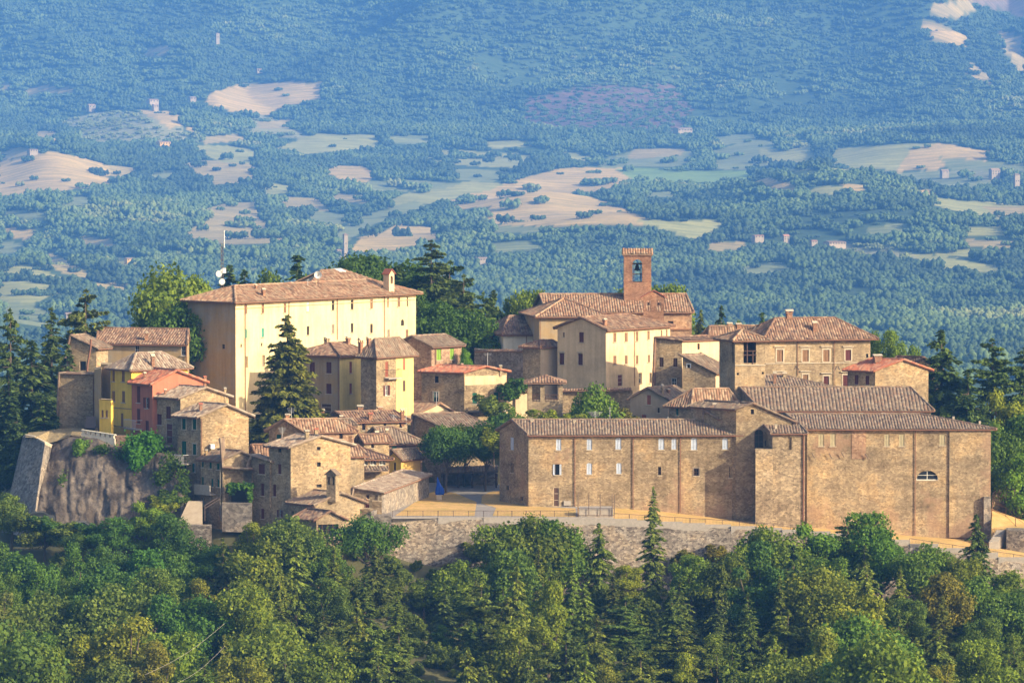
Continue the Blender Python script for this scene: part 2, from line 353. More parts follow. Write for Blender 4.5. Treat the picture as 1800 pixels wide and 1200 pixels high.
def landcover(X, Y, Z):
    """0 wood, 1 olive grove, 2 open field, 3 bare scar; and field colour"""
    d = Y*ct-(Z-CAMZ)*st; u = Y*st+(Z-CAMZ)*ct
    px = 900+F*X/d; py = 600-F*u/d
    px = px+fbm(X/60, Y/60, 3, 21)*16; py = py+fbm(X/70, Y/70, 3, 22)*9
    k = np.zeros(X.shape, int); c = np.zeros(X.shape+(3,)); c[:] = FOREST
    for P in OLIVE:
        m = inpoly(px, py, P); k[m] = 1; c[m] = (.27,.26,.14)
    for P, cc in FIELDS:
        m = inpoly(px, py, P); k[m] = 2; c[m] = cc
    m = inpoly(px, py, SCAR) & (k == 0); k[m] = 3; c[m] = (.14,.085,.07)
    return k, c
def build_ground():
    ys = np.concatenate([np.arange(-400, 440, 40), np.arange(440, 640, 2.5), np.arange(640, 800, 5), np.arange(800, 2600, 50), np.arange(2600, 6600, 14), np.arange(6600, 9400, 26), np.arange(9400, 10401, 200)])
    tn = np.concatenate([np.linspace(-.24, -.13, 12)[:-1], np.linspace(-.125, .125, 430), np.linspace(.13, .24, 12)[1:]])
    Yg, Tg = np.meshgrid(ys, tn, indexing='ij'); Xg = Tg*np.maximum(Yg, 560+0*Yg)
    Zg = height(Xg.ravel(), Yg.ravel()).reshape(Xg.shape)
    k, c = landcover(Xg, Yg, Zg)
    near = Yg < 1500
    c[near] = (.10,.095,.045)
    nr, nc = Xg.shape
    v = np.stack([Xg, Yg, Zg], -1).reshape(-1, 3).astype(np.float32)
    idx = np.arange(nr*nc).reshape(nr, nc)
    q = np.stack([idx[:-1,:-1], idx[:-1,1:], idx[1:,1:], idx[1:,:-1]], -1).reshape(-1, 4)
    me = mesh_np('ground', v, q, True)
    setcol(me, 'cover', np.concatenate([c, np.ones(c.shape[:2]+(1,))], -1).reshape(-1, 4).astype(np.float32))
    m, n, b = mat('ground_cover')
    at = N(n, 'ShaderNodeAttribute', attribute_name='cover')
    o = coords(n); f = noise(n, o, .02, 6, .7); f2 = noise(n, o, .35, 4, .7)
    col = mixc(n, 1, at.outputs['Color'], ramp(n, [(.3, (.82,.84,.84)), (.7, (1.16,1.14,1.1))], f), 'MULTIPLY')
    col = mixc(n, .6, col, ramp(n, [(.3, (.75,.8,.75)), (.7, (1.2,1.15,1.1))], f2), 'MULTIPLY')
    rows = noise(n, coords(n, (.02,.16,.02)), 1, 3, .6)
    col = mixc(n, .8, col, ramp(n, [(.35, (.64,.70,.62)), (.65, (1.24,1.18,1.12))], rows), 'MULTIPLY')
    n.links.new(col, b.inputs['Base Color']); me.materials.append(m)
    o = link_mesh('ground', me); tag(o, kind='structure')
def mesh_np(name, v, q, smooth=False):
    me = bpy.data.meshes.new(name); nf, k = q.shape
    me.vertices.add(len(v)); me.vertices.foreach_set('co', np.asarray(v, np.float32).ravel())
    me.loops.add(nf*k); me.loops.foreach_set('vertex_index', q.astype(np.int32).ravel())
    me.polygons.add(nf); me.polygons.foreach_set('loop_start', np.arange(0, nf*k, k, dtype=np.int32))
    if smooth: me.polygons.foreach_set('use_smooth', np.ones(nf, bool))
    me.update(calc_edges=True); me.validate(); return me
build_ground()

# ------------------------------------------------------------------ foliage materials and tree meshes
def m_leaf(name, c, c2, trans=.25):
    m, n, b = mat(name); b.inputs['Roughness'].default_value = .7
    oi = N(n, 'ShaderNodeObjectInfo'); ge = N(n, 'ShaderNodeNewGeometry')
    col = mixc(n, ge.outputs['Random Per Island'], c, c2)
    f = noise(n, coords(n), .45, 3, .6)
    col = mixc(n, .8, col, ramp(n, [(.3, (.65,.72,.7)), (.5, (1,1,1)), (.7, (1.35,1.25,1.0))], f), 'MULTIPLY')
    col = mixc(n, 1, col, oi.outputs['Color'], 'MULTIPLY')
    n.links.new(col, b.inputs['Base Color'])
    tr = N(n, 'ShaderNodeBsdfTranslucent'); n.links.new(col, tr.inputs['Color'])
    mx = N(n, 'ShaderNodeMixShader'); mx.inputs[0].default_value = trans
    out = n.nodes['Material Output']; n.links.new(b.outputs[0], mx.inputs[1]); n.links.new(tr.outputs[0], mx.inputs[2]); n.links.new(mx.outputs[0], out.inputs[0])
    return m
LEAF = m_leaf('broadleaf_foliage', (.078,.122,.017), (.18,.222,.032), .36)
NEED = m_leaf('needle_foliage', (.06,.09,.02), (.17,.195,.038), .22)
def quads(P, Nn, s, asp=1.0, T=None):
    """P centres, Nn normals, s sizes -> v,q"""
    n = len(P)
    if T is None: T = rng.normal(size=(n, 3))
    T = T-(T*Nn).sum(1)[:, None]*Nn; T /= np.linalg.norm(T, axis=1)[:, None]+1e-9
    B = np.cross(Nn, T); s = s[:, None]
    v = np.stack([P-T*s*asp-B*s*.5, P+T*s*asp*.3-B*s, P+T*s*asp+B*s*.4, P-T*s*asp*.4+B*s], 1).reshape(-1, 3)
    return v, np.arange(4*n).reshape(n, 4)
def unit(v): return v/(np.linalg.norm(v, axis=-1, keepdims=True)+1e-9)
def broadleaf(name, h=12, rw=4.5, base=.28, lumps=26, leaves=8500, size=.17, flat=.9, seed=1, squat=1.0):
    r = np.random.default_rng(seed)
    z0 = h*base; zc = (h+z0)/2; rz = (h-z0)/2
    L = []
    for i in range(lumps):
        d = unit(r.normal(size=3)); k = r.uniform(.45, .86)
        tap = 1-.25*max(0, d[2])
        L.append((d[0]*rw*k*tap*r.uniform(.85,1.2), d[1]*rw*k*tap, zc+d[2]*rz*k*squat, r.uniform(.16, .40)*rw))
    L.append((0, 0, zc, rw*.5)); L = np.array(L)
    wts = L[:, 3]**2; ch = r.choice(len(L), leaves, p=wts/wts.sum())
    d = unit(r.normal(size=(leaves, 3))+np.array([0,0,.25])); rad = L[ch, 3]*r.uniform(.62, 1.12, leaves)*(1+.22*np.sin(d[:, 0]*7+ch)*np.cos(d[:, 1]*6+ch*2))
    P = L[ch, :3]+d*rad[:, None]*np.array([1,1,.85])
    Nn = unit(d+r.normal(size=(leaves, 3))*.6)
    v, q = quads(P, Nn, r.uniform(.6, 1.4, leaves)*size)
    crown = mesh_np(name+'_crown', v, q); crown.materials.append(LEAF)
    b = MB(); top = Vector((r.uniform(-.3, .3), r.uniform(-.3, .3), zc))
    b.tube([(0,0,-1.5), (.05,0,h*.12), top*.5, top], [h*.026, h*.021, h*.016, h*.007], 7)
    for l in L[:11]:
        s0 = top*(r.uniform(.4, .75)); mid = (s0+Vector(l[:3]))/2+Vector((0,0,-.3))
        b.tube([s0, mid, l[:3]], [h*.010, h*.007, h*.003], 5, caps=False)
    tr = b.build('tmp', M['bark']).data; return crown, tr
def conifer(name, h=16, rw=4, base=.06, whorls=26, per=7, droop=.25, dens=34, size=.22, seed=1, power=.85, lump=.25, up=0.0, vj=1.6):
    r = np.random.default_rng(seed); Ps = []; Ns = []; Ts = []; b = MB()
    b.tube([(0,0,-1.5), (0,0,h*.5), (0,0,h*.98)], [h*.018, h*.012, .03], 6)
    for i in range(whorls):
        t = i/(whorls-1); z = h*(base+(1-base)*t**.95)
        Rr = rw*(1-t)**power*(1-.35*math.exp(-t*9))+.25
        for k in range(per if t < .8 else 5):
            a = r.uniform(0, 6.283); z = h*(base+(1-base)*min(1, max(0, t+r.uniform(-.5, .5)*vj/whorls))**.95); ln = Rr*r.uniform(1-lump*1.6, 1+lump*.6)
            dx, dy = math.cos(a), math.sin(a); m = max(5, int(dens*ln/rw))
            u = r.uniform(.12, 1, m)**.75; wdt = (1-u*.75)*ln*.3
            lat = r.normal(size=m)*wdt*.6
            zz = z+up*u*ln-droop*ln*u**1.8+r.normal(size=m)*.06*ln*.3
            P = np.stack([dx*u*ln-dy*lat, dy*u*ln+dx*lat, zz-np.abs(lat)*.3], 1)
            T = np.tile(np.array([dx, dy, up-droop*1.4]), (m, 1))+np.stack([-dy*np.sign(lat)*.5, dx*np.sign(lat)*.5, -.2*np.ones(m)], 1)
            Ps.append(P); Ts.append(T+r.normal(size=(m, 3))*.25); Ns.append(unit(np.array([dx*.25, dy*.25, 1.0])+r.normal(size=(m, 3))*.45))
            if k < 4 and ln > 1: b.tube([(0,0,z), (dx*ln*.5, dy*ln*.5, z+up*ln*.5-droop*ln*.25), (dx*ln*.85, dy*ln*.85, z+up*ln*.85-droop*ln*.7)], [.05, .035, .012], 4, caps=False)
    P = np.concatenate(Ps); v, q = quads(P, np.concatenate(Ns), r.uniform(.6, 1.3, len(P))*size, 2.0, np.concatenate(Ts))
    crown = mesh_np(name+'_crown', v, q); crown.materials.append(NEED)
    tr = b.build('tmp', M['bark']).data; return crown, tr
TM = {}
for i, (hh, rw_, bs, lp, sq) in enumerate([(12,4.6,.22,24,1),(13,4.2,.25,30,1),(10,4.8,.2,20,.9),(14,4.0,.18,28,1),(11,5.0,.3,34,1)]):
    TM['b%d' % i] = (broadleaf('broadleaf%d' % i, hh, rw_, bs, lp, 11000, .125, seed=11+i, squat=sq), hh)
for i, (hh, rw_, bs, lp, sq, sd) in enumerate([(15,3.3,.15,26,1.1,71),(14,3.6,.2,18,1.1,72)]):
    TM['n%d' % i] = (broadleaf('narrow_broadleaf%d' % i, hh, rw_, bs, lp, 10000, .115, seed=sd, squat=sq), hh)
TM['f0'] = (conifer('fir0', 16, 3.6, .05, 34, 9, .28, 60, .15, 21), 16)
TM['f1'] = (conifer('fir1', 15, 4.2, .08, 30, 9, .38, 64, .15, 22, .75, .4), 15)
TM['f2'] = (conifer('fir2', 18, 3.3, .05, 38, 8, .22, 56, .15, 23, .9, .35), 18)
TM['c0'] = (conifer('cedar0', 20, 7.0, .10, 22, 9, .14, 240, .17, 24, .62, .5, .10, 1.1), 20)
TM['c1'] = (conifer('cedar1', 18, 6.2, .08, 20, 9, .10, 240, .17, 25, .55, .55, .18, 1.1), 18)
TM['s0'] = (conifer('spruce0', 12.5, 3.9, .0, 34, 15, .16, 150, .135, 26, .72, .38, .12), 12.5)
TM['y0'] = (broadleaf('cypress0', 12, 1.1, .04, 20, 4200, .11, seed=31), 12)
TM['p0'] = (broadleaf('umbrella0', 10, 5.2, .5, 22, 9000, .12, seed=32, squat=.8), 10)
TM['r0'] = (broadleaf('square_tree', 8, 3.7, .40, 40, 13000, .10, seed=61, squat=.9), 8)
TM['g0'] = (broadleaf('shrub0', 3, 1.7, .02, 14, 3600, .09, seed=33), 3)
for o in [o for o in bpy.data.objects if o.name.startswith('tmp')]: bpy.data.objects.remove(o)
TREES = []     # (label base, px, root)
def tree(kind, px, ytop, Y, label, cat='tree', name='tree', hgt=None, base_z=None, wid=1.0, tint=(1,1,1), group=None, rot=None):
    (cr, tr), mh = TM[kind]
    P = W(px, ytop, Y); gz = H(P.x, Y) if base_z is None else base_z
    hh = max(1.0, P.z-gz); s = hh/mh
    if hgt: s = hgt/mh; gz = P.z-hgt
    root = empty(name, (P.x, Y, gz)); root.scale = (s*wid, s*wid, s); root.rotation_euler = (0, 0, random.uniform(0, 6.28) if rot is None else rot)
    c = link_mesh('crown', cr, root); t = link_mesh('trunk', tr, root)
    c.color = (*tint, 1)
    tag(root, label, cat, group); return root
# ------------------------------------------------------------------ building kit
def roof_plane(bm, uvl, poly, step=.34, lift=0.0, e=None):
    """tiled (corrugated, slightly uneven) surface over a convex planar polygon; its first edge is the eave"""
    P = [Vector(p) for p in poly]
    e = (Vector(e) if e is not None else P[1]-P[0]).normalized(); n = (P[1]-P[0]).cross(P[-1]-P[0]).normalized()
    if n.z < 0: n = -n
    d = n.cross(e).normalized()
    if d.z < 0: d = -d
    us = [(p-P[0]).dot(e) for p in P]; vs = [(p-P[0]).dot(d) for p in P]
    u0, u1, v0, v1 = min(us), max(us), min(vs), max(vs)
    if u1-u0 < .3 or v1-v0 < .2: return
    nu = max(1, round((u1-u0)/step)); su = (u1-u0)/nu; nv = max(1, math.ceil((v1-v0)/.5)); sv = (v1-v0)/nv
    prof = [(0, 0), (.22, .06), (.5, .09), (.78, .06)]
    cols = [(u0+su*(i+a), hh, i, a) for i in range(nu) for a, hh in prof]+[(u1, 0, nu-1, 1)]
    jit = [[random.gauss(0, .02) for _ in range(nu+1)] for _ in range(nv+1)]
    sag = random.uniform(.02, .07)
    grid = []
    for j in range(nv+1):
        vv = v0+sv*j; row = []
        for (u, hh, i, a) in cols:
            s_ = math.sin(math.pi*(u-u0)/(u1-u0))*sag*math.sin(1.3*vv)
            row.append(bm.verts.new(P[0]+e*(u+(jit[j][i]*1.2 if 0 < u-u0 < u1-u0-1e-4 else 0))+d*vv+n*(hh+jit[j][i]*(hh > 0)-s_*.5+lift+.02)))
        grid.append(row)
    fs = []
    for j in range(nv):
        for k in range(len(cols)-1):
            f = bm.faces.new((grid[j][k], grid[j][k+1], grid[j+1][k+1], grid[j+1][k])); fs.append(f)
            i, a, a2 = cols[k][2], cols[k][3], cols[k+1][3] if cols[k+1][2] == cols[k][2] else 1
            ks = ((i+a, j+.02), (i+a2*.999, j+.02), (i+a2*.999, j+.98), (i+a, j+.98))
            off = roof_plane.off
            for lp, (x, y) in zip(f.loops, ks): lp[uvl].uv = (x+off, y+off)
    roof_plane.off = (roof_plane.off+37) % 4000
    c = sum(P, Vector())/len(P)
    for i in range(len(P)):
        a, b_ = P[i], P[(i+1) % len(P)]
        no = (b_-a).cross(n).normalized()
        if no.dot(c-a) > 0: no = -no
        fs = [f for f in fs if f.is_valid]
        geom = list({v for f in fs for v in f.verts})+list({x for f in fs for x in f.edges})+fs
        if not fs: return
        r = bmesh.ops.bisect_plane(bm, geom=geom, plane_co=a, plane_no=no, clear_outer=True, dist=1e-4)
        fs = [g for g in r['geom'] if isinstance(g, bmesh.types.BMFace)]
    # underside slab and fascia
    lo = [p-Vector((0,0,.10)) for p in P]; vb = [bm.verts.new(p) for p in lo]; vt = [bm.verts.new(p+n*.015) for p in P]
    try: bm.faces.new(vb)
    except ValueError: pass
    for i in range(len(P)):
        k = (i+1) % len(P); bm.faces.new((vb[i], vb[k], vt[k], vt[i]))
roof_plane.off = 0
def finish_bm(bm, name, mats, parent, org):
    bmesh.ops.translate(bm, verts=bm.verts, vec=-Vector(org))
    me = bpy.data.meshes.new(name); bm.to_mesh(me); bm.free()
    for m in (mats if isinstance(mats, (list, tuple)) else [mats]): me.materials.append(m)
    o = link_mesh(name, me, parent)
    if parent is None: o.location = org
    return o
def ridge_line(mb, a, b, r=.15):
    a = Vector(a); b = Vector(b); n = max(2, int((b-a).length/.5)); pts = []
    for i in range(n+1):
        p = a.lerp(b, i/n); p.z += random.gauss(0, .012)+.06; pts.append(p)
    mb.tube(pts, [r*(1+.12*(i % 2)) for i in range(n+1)], 6)
def clip_poly(sub, clip):
    out = sub; n = len(clip)
    for i in range(n):
        a, b = clip[i], clip[(i+1) % n]; inp = out; out = []
        if not inp: return []
        f = lambda p: (b[0]-a[0])*(p[1]-a[1])-(b[1]-a[1])*(p[0]-a[0])
        for j in range(len(inp)):
            p, q = inp[j], inp[(j+1) % len(inp)]; fp, fq = f(p), f(q)
            if fp >= -1e-9: out.append(p)
            if (fp > 1e-9 and fq < -1e-9) or (fp < -1e-9 and fq > 1e-9):
                t = fp/(fp-fq); out.append((p[0]+(q[0]-p[0])*t, p[1]+(q[1]-p[1])*t))
    return out
class B:
    def __init__(s, name, label, cat, xl, xc, xr, Y, aL, aR, ye, yr, typ='gU', r=.5, hips=(0,0), ye1=None, wall='stone', roof='t_brown',
                 yb=None, ov=.45, og=.25, group=None, dL=None, dR=None, wallR=None, step=.34, flat=False, inset=None):
        s.name, s.label, s.cat, s.group = name, label, cat, group
        Xc = Xp(xc, Y, ye); s.C = Vector((Xc, Y))
        def end(px, ang, L, sgn):
            if L is not None: return Vector((sgn*math.cos(R(ang)), math.sin(R(ang))))*L
            k = (px-900)/F/ct   # X = k*Y approx
            kk = Xp(px, 1000, ye)/1000; t = math.tan(R(ang)); # X=Xc+sgn*dx, Y=Y+dx*t
            dx = (kk*Y-Xc)/(sgn-kk*t); return Vector((sgn*dx, dx*t))
        s.U = end(xr, aR, dR, 1); s.V = end(xl, aL, dL, -1)
        s.z0 = Zp(ye, Y); s.z1 = s.z0 if ye1 is None else Zp(ye1, s.pt(*((0,1) if typ == 'gU' else (1,0)))[1])
        s.typ, s.r, s.hips, s.ov, s.og = typ, r, hips, ov, og
        A, Bv = (s.U, s.V) if typ == 'gU' else (s.V, s.U); s.A, s.Bv = A, Bv
        iw = (r if inset is None else inset/Bv.length)*Bv.length
        s.in0 = min(.5, iw/A.length) if hips[0] else 0; s.in1 = min(.5, iw/A.length) if hips[1] else 0
        rp = s.C+A*(s.in0)+Bv*r; s.zr = Zp(yr, rp.y)-.12
        s.zr = max(s.zr, max(s.z0, s.z1)+.05)
        mid = s.C+s.U*.5+s.V*.5
        s.zb = (min(H(*(s.C+s.U*a+s.V*b)) for a in (0, .5, 1) for b in (0, .5, 1))-1.5) if yb is None else min(Zp(yb, Y), min(H(*(s.C+s.U*a+s.V*b)) for a in (0, .5, 1) for b in (0, .5, 1))-1)
        s.wall, s.wallR, s.roofm = wall, wallR or wall, roof; s.flat = flat; s.step = step
        s.org = Vector((s.C.x+(s.U.x+s.V.x)/2, s.C.y+(s.U.y+s.V.y)/2, s.zb))
        s.root = empty(name, s.org); tag(s.root, label, cat, group)
        s.wins = []; s.extra = []
    def pt(s, a, b): return s.C+s.U*a+s.V*b
    def zroof(s, a, b):
        """height of the roof surface at (U,V) fractions"""
        if s.typ == 'gV': a, b = b, a
        z = s.z0+(s.zr-s.z0)*b/max(s.r, 1e-6) if b <= s.r else s.z1+(s.zr-s.z1)*(1-b)/max(1-s.r, 1e-6)
        if s.in0 and a < s.in0: z = min(z, s.z0+(s.zr-s.z0)*a/s.in0)
        if s.in1 and a > 1-s.in1: z = min(z, s.z0+(s.zr-s.z0)*(1-a)/s.in1)
        return z
    def face(s, f):
        """origin, unit direction (to the right seen from outside), length, outward normal"""
        if f == 'R': o, d = s.C, s.U
        else: o, d = s.C+s.V, -s.V
        L = d.length; d = d/L; n = Vector((d.y, -d.x)); return o, d, L, n
    def hit(s, f, px, py):
        o, d, L, n = s.face(f)
        ra = W(px, py, 1000)-Vector((0,0,CAMZ)); r2 = Vector((ra.x, ra.y))
        k = o.dot(n)/r2.dot(n); p = r2*k
        return (p-o).dot(d), CAMZ+ra.z*k
    def win(s, f, px, py, w_, h_, kind='shut', col='maroon', **kw):
        a, _ = s.hit(f, px-w_/2, py); b, _ = s.hit(f, px+w_/2, py); c, z0 = s.hit(f, px, py+h_/2); _, z1 = s.hit(f, px, py-h_/2)
        L = s.face(f)[2]
        a, b = max(.12, min(a, b)), min(L-.12, max(a, b))
        if b-a < .15: return
        s.wins.append((f, a, b, z0, z1, kind, col, kw)); return s
    def outline(s, f):
        L = s.face(f)[2]; zb = s.zb
        if f == 'R': tops = [(0, s.zroof(0, 0)), (L, s.zroof(1, 0))]; gab = s.typ == 'gV' and not s.hips[0]; rr = s.r*L
        else: tops = [(0, s.zroof(0, 1)), (L, s.zroof(0, 0))]; gab = s.typ == 'gU' and not s.hips[0]; rr = (1-s.r)*L
        if not gab: z = min(tops[0][1], tops[1][1]); return [(0, zb), (L, zb), (L, tops[1][1]), (0, tops[0][1])] if True else None
        o = [(0, zb), (L, zb), (L, tops[1][1])]
        if .01 < rr < L-.01: o.append((rr, s.zr))
        o.append((0, tops[0][1])); return o
    def build(s):
        for f in ('R', 'L'):
            pass
        mb = MB(); org = s.org
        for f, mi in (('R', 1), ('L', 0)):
            o, d, L, n = s.face(f); out = s.outline(f)
            P3 = lambda a, z, dep=0: (o.x+d.x*a-n.x*dep, o.y+d.y*a-n.y*dep, z)
            rects = [(w[1], w[2], w[3], w[4]) for w in s.wins if w[0] == f and w[5] not in ('stain', 'niche0')]
            xs = sorted({0, L, *[r[0] for r in rects], *[r[1] for r in rects]}); zs = sorted({s.zb, max(p[1] for p in out), *[r[2] for r in rects], *[r[3] for r in rects]})
            for i in range(len(xs)-1):
                for j in range(len(zs)-1):
                    cx, cz = (xs[i]+xs[i+1])/2, (zs[j]+zs[j+1])/2
                    if any(r[0] < cx < r[1] and r[2] < cz < r[3] for r in rects): continue
                    c = clip_poly([(xs[i], zs[j]), (xs[i+1], zs[j]), (xs[i+1], zs[j+1]), (xs[i], zs[j+1])], out)
                    if len(c) > 2: mb.poly([P3(*p) for p in c], mi)
            for r0, r1, q0, q1 in rects:
                D = .28
                mb.poly([P3(r0,q0), P3(r0,q1), P3(r0,q1,D), P3(r0,q0,D)], mi); mb.poly([P3(r1,q0), P3(r1,q1), P3(r1,q1,D), P3(r1,q0,D)], mi)
                mb.poly([P3(r0,q0), P3(r1,q0), P3(r1,q0,D), P3(r0,q0,D)], mi); mb.poly([P3(r0,q1), P3(r1,q1), P3(r1,q1,D), P3(r0,q1,D)], mi)
            for w in s.wins:
                if w[0] == f and w[7].get('arch'):
                    a, b, z0, z1 = w[1:5]; rad = (b-a)/2; hh = min(rad, (z1-z0)*w[7]['arch']); cx = (a+b)/2; N_ = 8
                    for sg in (-1, 1):
                        arc = [(cx+sg*rad*math.sin(t*math.pi/2/N_), z1-hh+hh*math.cos(t*math.pi/2/N_)) for t in range(N_+1)]
                        mb.poly([P3(x, z, .01) for x, z in arc]+[P3(cx+sg*rad, z1, .01)], mi)
        C0, C1, C2, C3 = s.C, s.C+s.U, s.C+s.U+s.V, s.C+s.V
        # hidden faces
        def back(pa, pb, fa, fb, fm=None):
            pts = [(pa.x, pa.y, s.zb), (pb.x, pb.y, s.zb), (pb.x, pb.y, s.zroof(*fb))]
            if fm: q = s.pt(*fm); pts.append((q.x, q.y, s.zr))
            pts.append((pa.x, pa.y, s.zroof(*fa))); mb.poly(pts, 1)
        g1 = not s.hips[1] and .01 < s.r < .99
        back(C1, C2, (1,0), (1,1), (1, s.r) if s.typ == 'gU' and g1 else None)
        back(C2, C3, (1,1), (0,1), (s.r, 1) if s.typ == 'gV' and g1 else None)
        mb.build('wall', [M[s.wall], M[s.wallR]], s.root, org)
        s.mkroof()
        for w in s.wins: s.mkwin(*w)
        return s
    def mkroof(s):
        A, Bv = s.A, s.Bv; la, lb = A.length, Bv.length; org = s.org; up = .12
        oa0 = (s.ov if s.hips[0] else s.og)/la; oa1 = (s.ov if s.hips[1] else s.og)/la; ob = s.ov/lb
        def P(a, b, z): q = s.C+A*a+Bv*b; return Vector((q.x, q.y, z+up))
        r = s.r; pl = []; rd = []
        m0 = (s.zr-s.z0)/max(r*lb, 1e-6); m1 = (s.zr-s.z1)/max((1-r)*lb, 1e-6)
        ze0 = s.z0-m0*s.ov if r > .01 else s.zr; ze1 = s.z1-m1*s.ov if r < .99 else s.zr
        ra0 = s.in0 if s.hips[0] else -oa0; ra1 = 1-s.in1 if s.hips[1] else 1+oa1
        R0, R1 = P(ra0, r, s.zr), P(ra1, r, s.zr)
        if r > .01: pl.append([P(-oa0, -ob, ze0), P(1+oa1, -ob, ze0), R1, R0])
        if r < .99: pl.append([P(-oa0, 1+ob, ze1), P(1+oa1, 1+ob, ze1), R1, R0])
        if s.hips[0]: pl.append([P(-oa0, -ob, ze0), P(-oa0, 1+ob, ze1), R0]); rd += [(pl[-1][0], R0), (pl[-1][1], R0)]
        if s.hips[1]: pl.append([P(1+oa1, -ob, ze0), P(1+oa1, 1+ob, ze1), R1]); rd += [(pl[-1][0], R1), (pl[-1][1], R1)]
        if (R1-R0).length > .2: rd.append((R0, R1))
        if not s.hips[0]: rd += [(P(-oa0, -ob, ze0), R0), (P(-oa0, 1+ob, ze1), R0)]
        if not s.hips[1]: rd += [(P(1+oa1, -ob, ze0), R1), (P(1+oa1, 1+ob, ze1), R1)]
        bm = bmesh.new(); uvl = bm.loops.layers.uv.new('UVMap')
        for p in pl:
            # drop coincident points of pyramids
            q = [p[0]]
            for x in p[1:]:
                if (x-q[-1]).length > .05: q.append(x)
            if s.flat: bm.faces.new([bm.verts.new(x) for x in q])
            else: roof_plane(bm, uvl, q, s.step)
        if not s.flat:
            rm = MB()
            for a, b in rd:
                if (b-a).length > .3: ridge_line(rm, a, b)
            vs = [bm.verts.new(v) for v in rm.v]
            for k, f in enumerate(rm.f):
                ff = bm.faces.new([vs[i] for i in f])
                for lp in ff.loops: lp[uvl].uv = (k//6 % 50*1.0+.5, 3.5)
        s.roof = finish_bm(bm, 'roof', M[s.roofm], s.root, org)
        if not s.flat:
            for p in pl:
                a, b = p[0], p[1]; g = MB()
                if len(p) >= 3 and (b-a).length > 1.5:
                    g.tube([a+Vector((0,0,-.1)), b+Vector((0,0,-.1))], .06, 5); g.build('gutter', M['pipe'], s.roof, org)
    def locate(s, px, py):
        best = None
        for i in range(41):
            for j in range(41):
                a, b = i/40, j/40; q = s.pt(a, b); z = s.zroof(a, b)+.12; x, y = proj(q.x, q.y, z)
                e = (x-px)**2+(y-py)**2
                if best is None or e < best[0]: best = (e, q, z)
        return Vector((best[1].x, best[1].y, best[2]))
    def chimney(s, px, pyb, wpx, hpx, m='brick', cap='tile'):
        p = s.locate(px, pyb); k = p.y/F; w_ = wpx*k; h_ = hpx*k; mb = MB(); cm = MB()
        d = s.U.normalized(); n = Vector((-d.y, d.x)); ax = Vector((d.x, d.y, 0)); ay = Vector((n.x, n.y, 0)); Zv = Vector((0,0,1))
        hb = h_*.62; hw = w_*.36
        mb.box(p+Zv*(hb/2-.4), ax*hw, ay*hw*.8, Zv*(hb/2+.4)); mb.box(p+Zv*(hb+.04), ax*hw*1.25, ay*hw, Zv*.06)
        for i in (-1, 1):
            for j in (-1, 1): mb.box(p+ax*i*hw*.75+ay*j*hw*.6+Zv*(hb+h_*.11), ax*hw*.2, ay*hw*.2, Zv*h_*.1)
        z2 = hb+h_*.2
        a0 = [p+ax*i*hw*1.45+ay*j*hw*1.2+Zv*z2 for i, j in ((-1,-1),(1,-1),(1,1),(-1,1))]; t0 = p+ax*-hw*1.45+Zv*(z2+h_*.2); t1 = p+ax*hw*1.45+Zv*(z2+h_*.2)
        mb.poly([a0[0], a0[1], t1, t0], 1); mb.poly([a0[2], a0[3], t0, t1], 1); mb.poly([a0[0], t0, a0[3]], 1); mb.poly([a0[1], a0[2], t1], 1); mb.poly(a0, 1)
        mb.build('chimney', [M[m], M['pipe_y'] if cap == 'pale' else M['redsh'] if cap == 'red' else M['trim']], s.roof, s.org)
        return s
    def bars(s, name, segs, rad, m, parent=None):
        g = MB()
        for sg in segs: g.tube(sg, rad, 5)
        return g.build(name, M[m], parent or s.root, s.org)
    def pipe(s, f, px, yt, yb, m='pipe', r=.045):
        o, d, L, n = s.face(f); a, z1 = s.hit(f, px, yt); _, z0 = s.hit(f, px, yb); a = max(.1, min(L-.1, a))
        q = o+d*a+n*.12; p = Vector((q.x, q.y, 0))
        s.bars('drainpipe', [[p+Vector((0,0,z0)), p+Vector((0,0,z1))]], r, m); return s
    def fbox(s, name, f, px0, px1, py0, py1, dep, m, parent=None, off=0.0):
        """a block on a face, standing dep metres proud"""
        o, d, L, n = s.face(f); pm = (py0+py1)/2
        a, _ = s.hit(f, px0, pm); b, _ = s.hit(f, px1, pm); _, z1 = s.hit(f, (px0+px1)/2, py0); _, z0 = s.hit(f, (px0+px1)/2, py1)
        c = o+d*((a+b)/2)+n*(off+dep/2-.002); mb = MB()
        mb.box((c.x, c.y, (z0+z1)/2), (d.x*abs(b-a)/2, d.y*abs(b-a)/2, 0), (n.x*(dep/2+.002), n.y*(dep/2+.002), 0), (0,0,abs(z1-z0)/2))
        return mb.build(name, M[m], parent or s.root, s.org)
    def balcony(s, f, px0, px1, yf, dep=.9, m='iron', hgt=1.0, solid=None):
        o, d, L, n = s.face(f); a, z = s.hit(f, px0, yf); b, _ = s.hit(f, px1, yf)
        n3 = Vector((n.x, n.y, 0)); d3 = Vector((d.x, d.y, 0)); Pp = lambda x, dp, zz: Vector((o.x, o.y, 0))+d3*x+n3*dp+Vector((0,0,zz))
        g = MB(); g.box(Pp((a+b)/2, dep/2, z-.08), d3*(b-a)/2, n3*dep/2, Vector((0,0,.08)))
        bal = g.build('balcony', M['slab'], s.root, s.org)
        g = MB()
        if solid:
            g.box(Pp((a+b)/2, dep-.05, z+hgt/2), d3*(b-a)/2, n3*.05, Vector((0,0,hgt/2))); g.build('parapet', M[solid], bal, s.org); return s
        path = [Pp(a, 0, z+hgt), Pp(a, dep, z+hgt), Pp(b, dep, z+hgt), Pp(b, 0, z+hgt)]
        for k in range(3): g.tube([path[k], path[k+1]], .03, 4)
        nb = int((b-a)/.16)
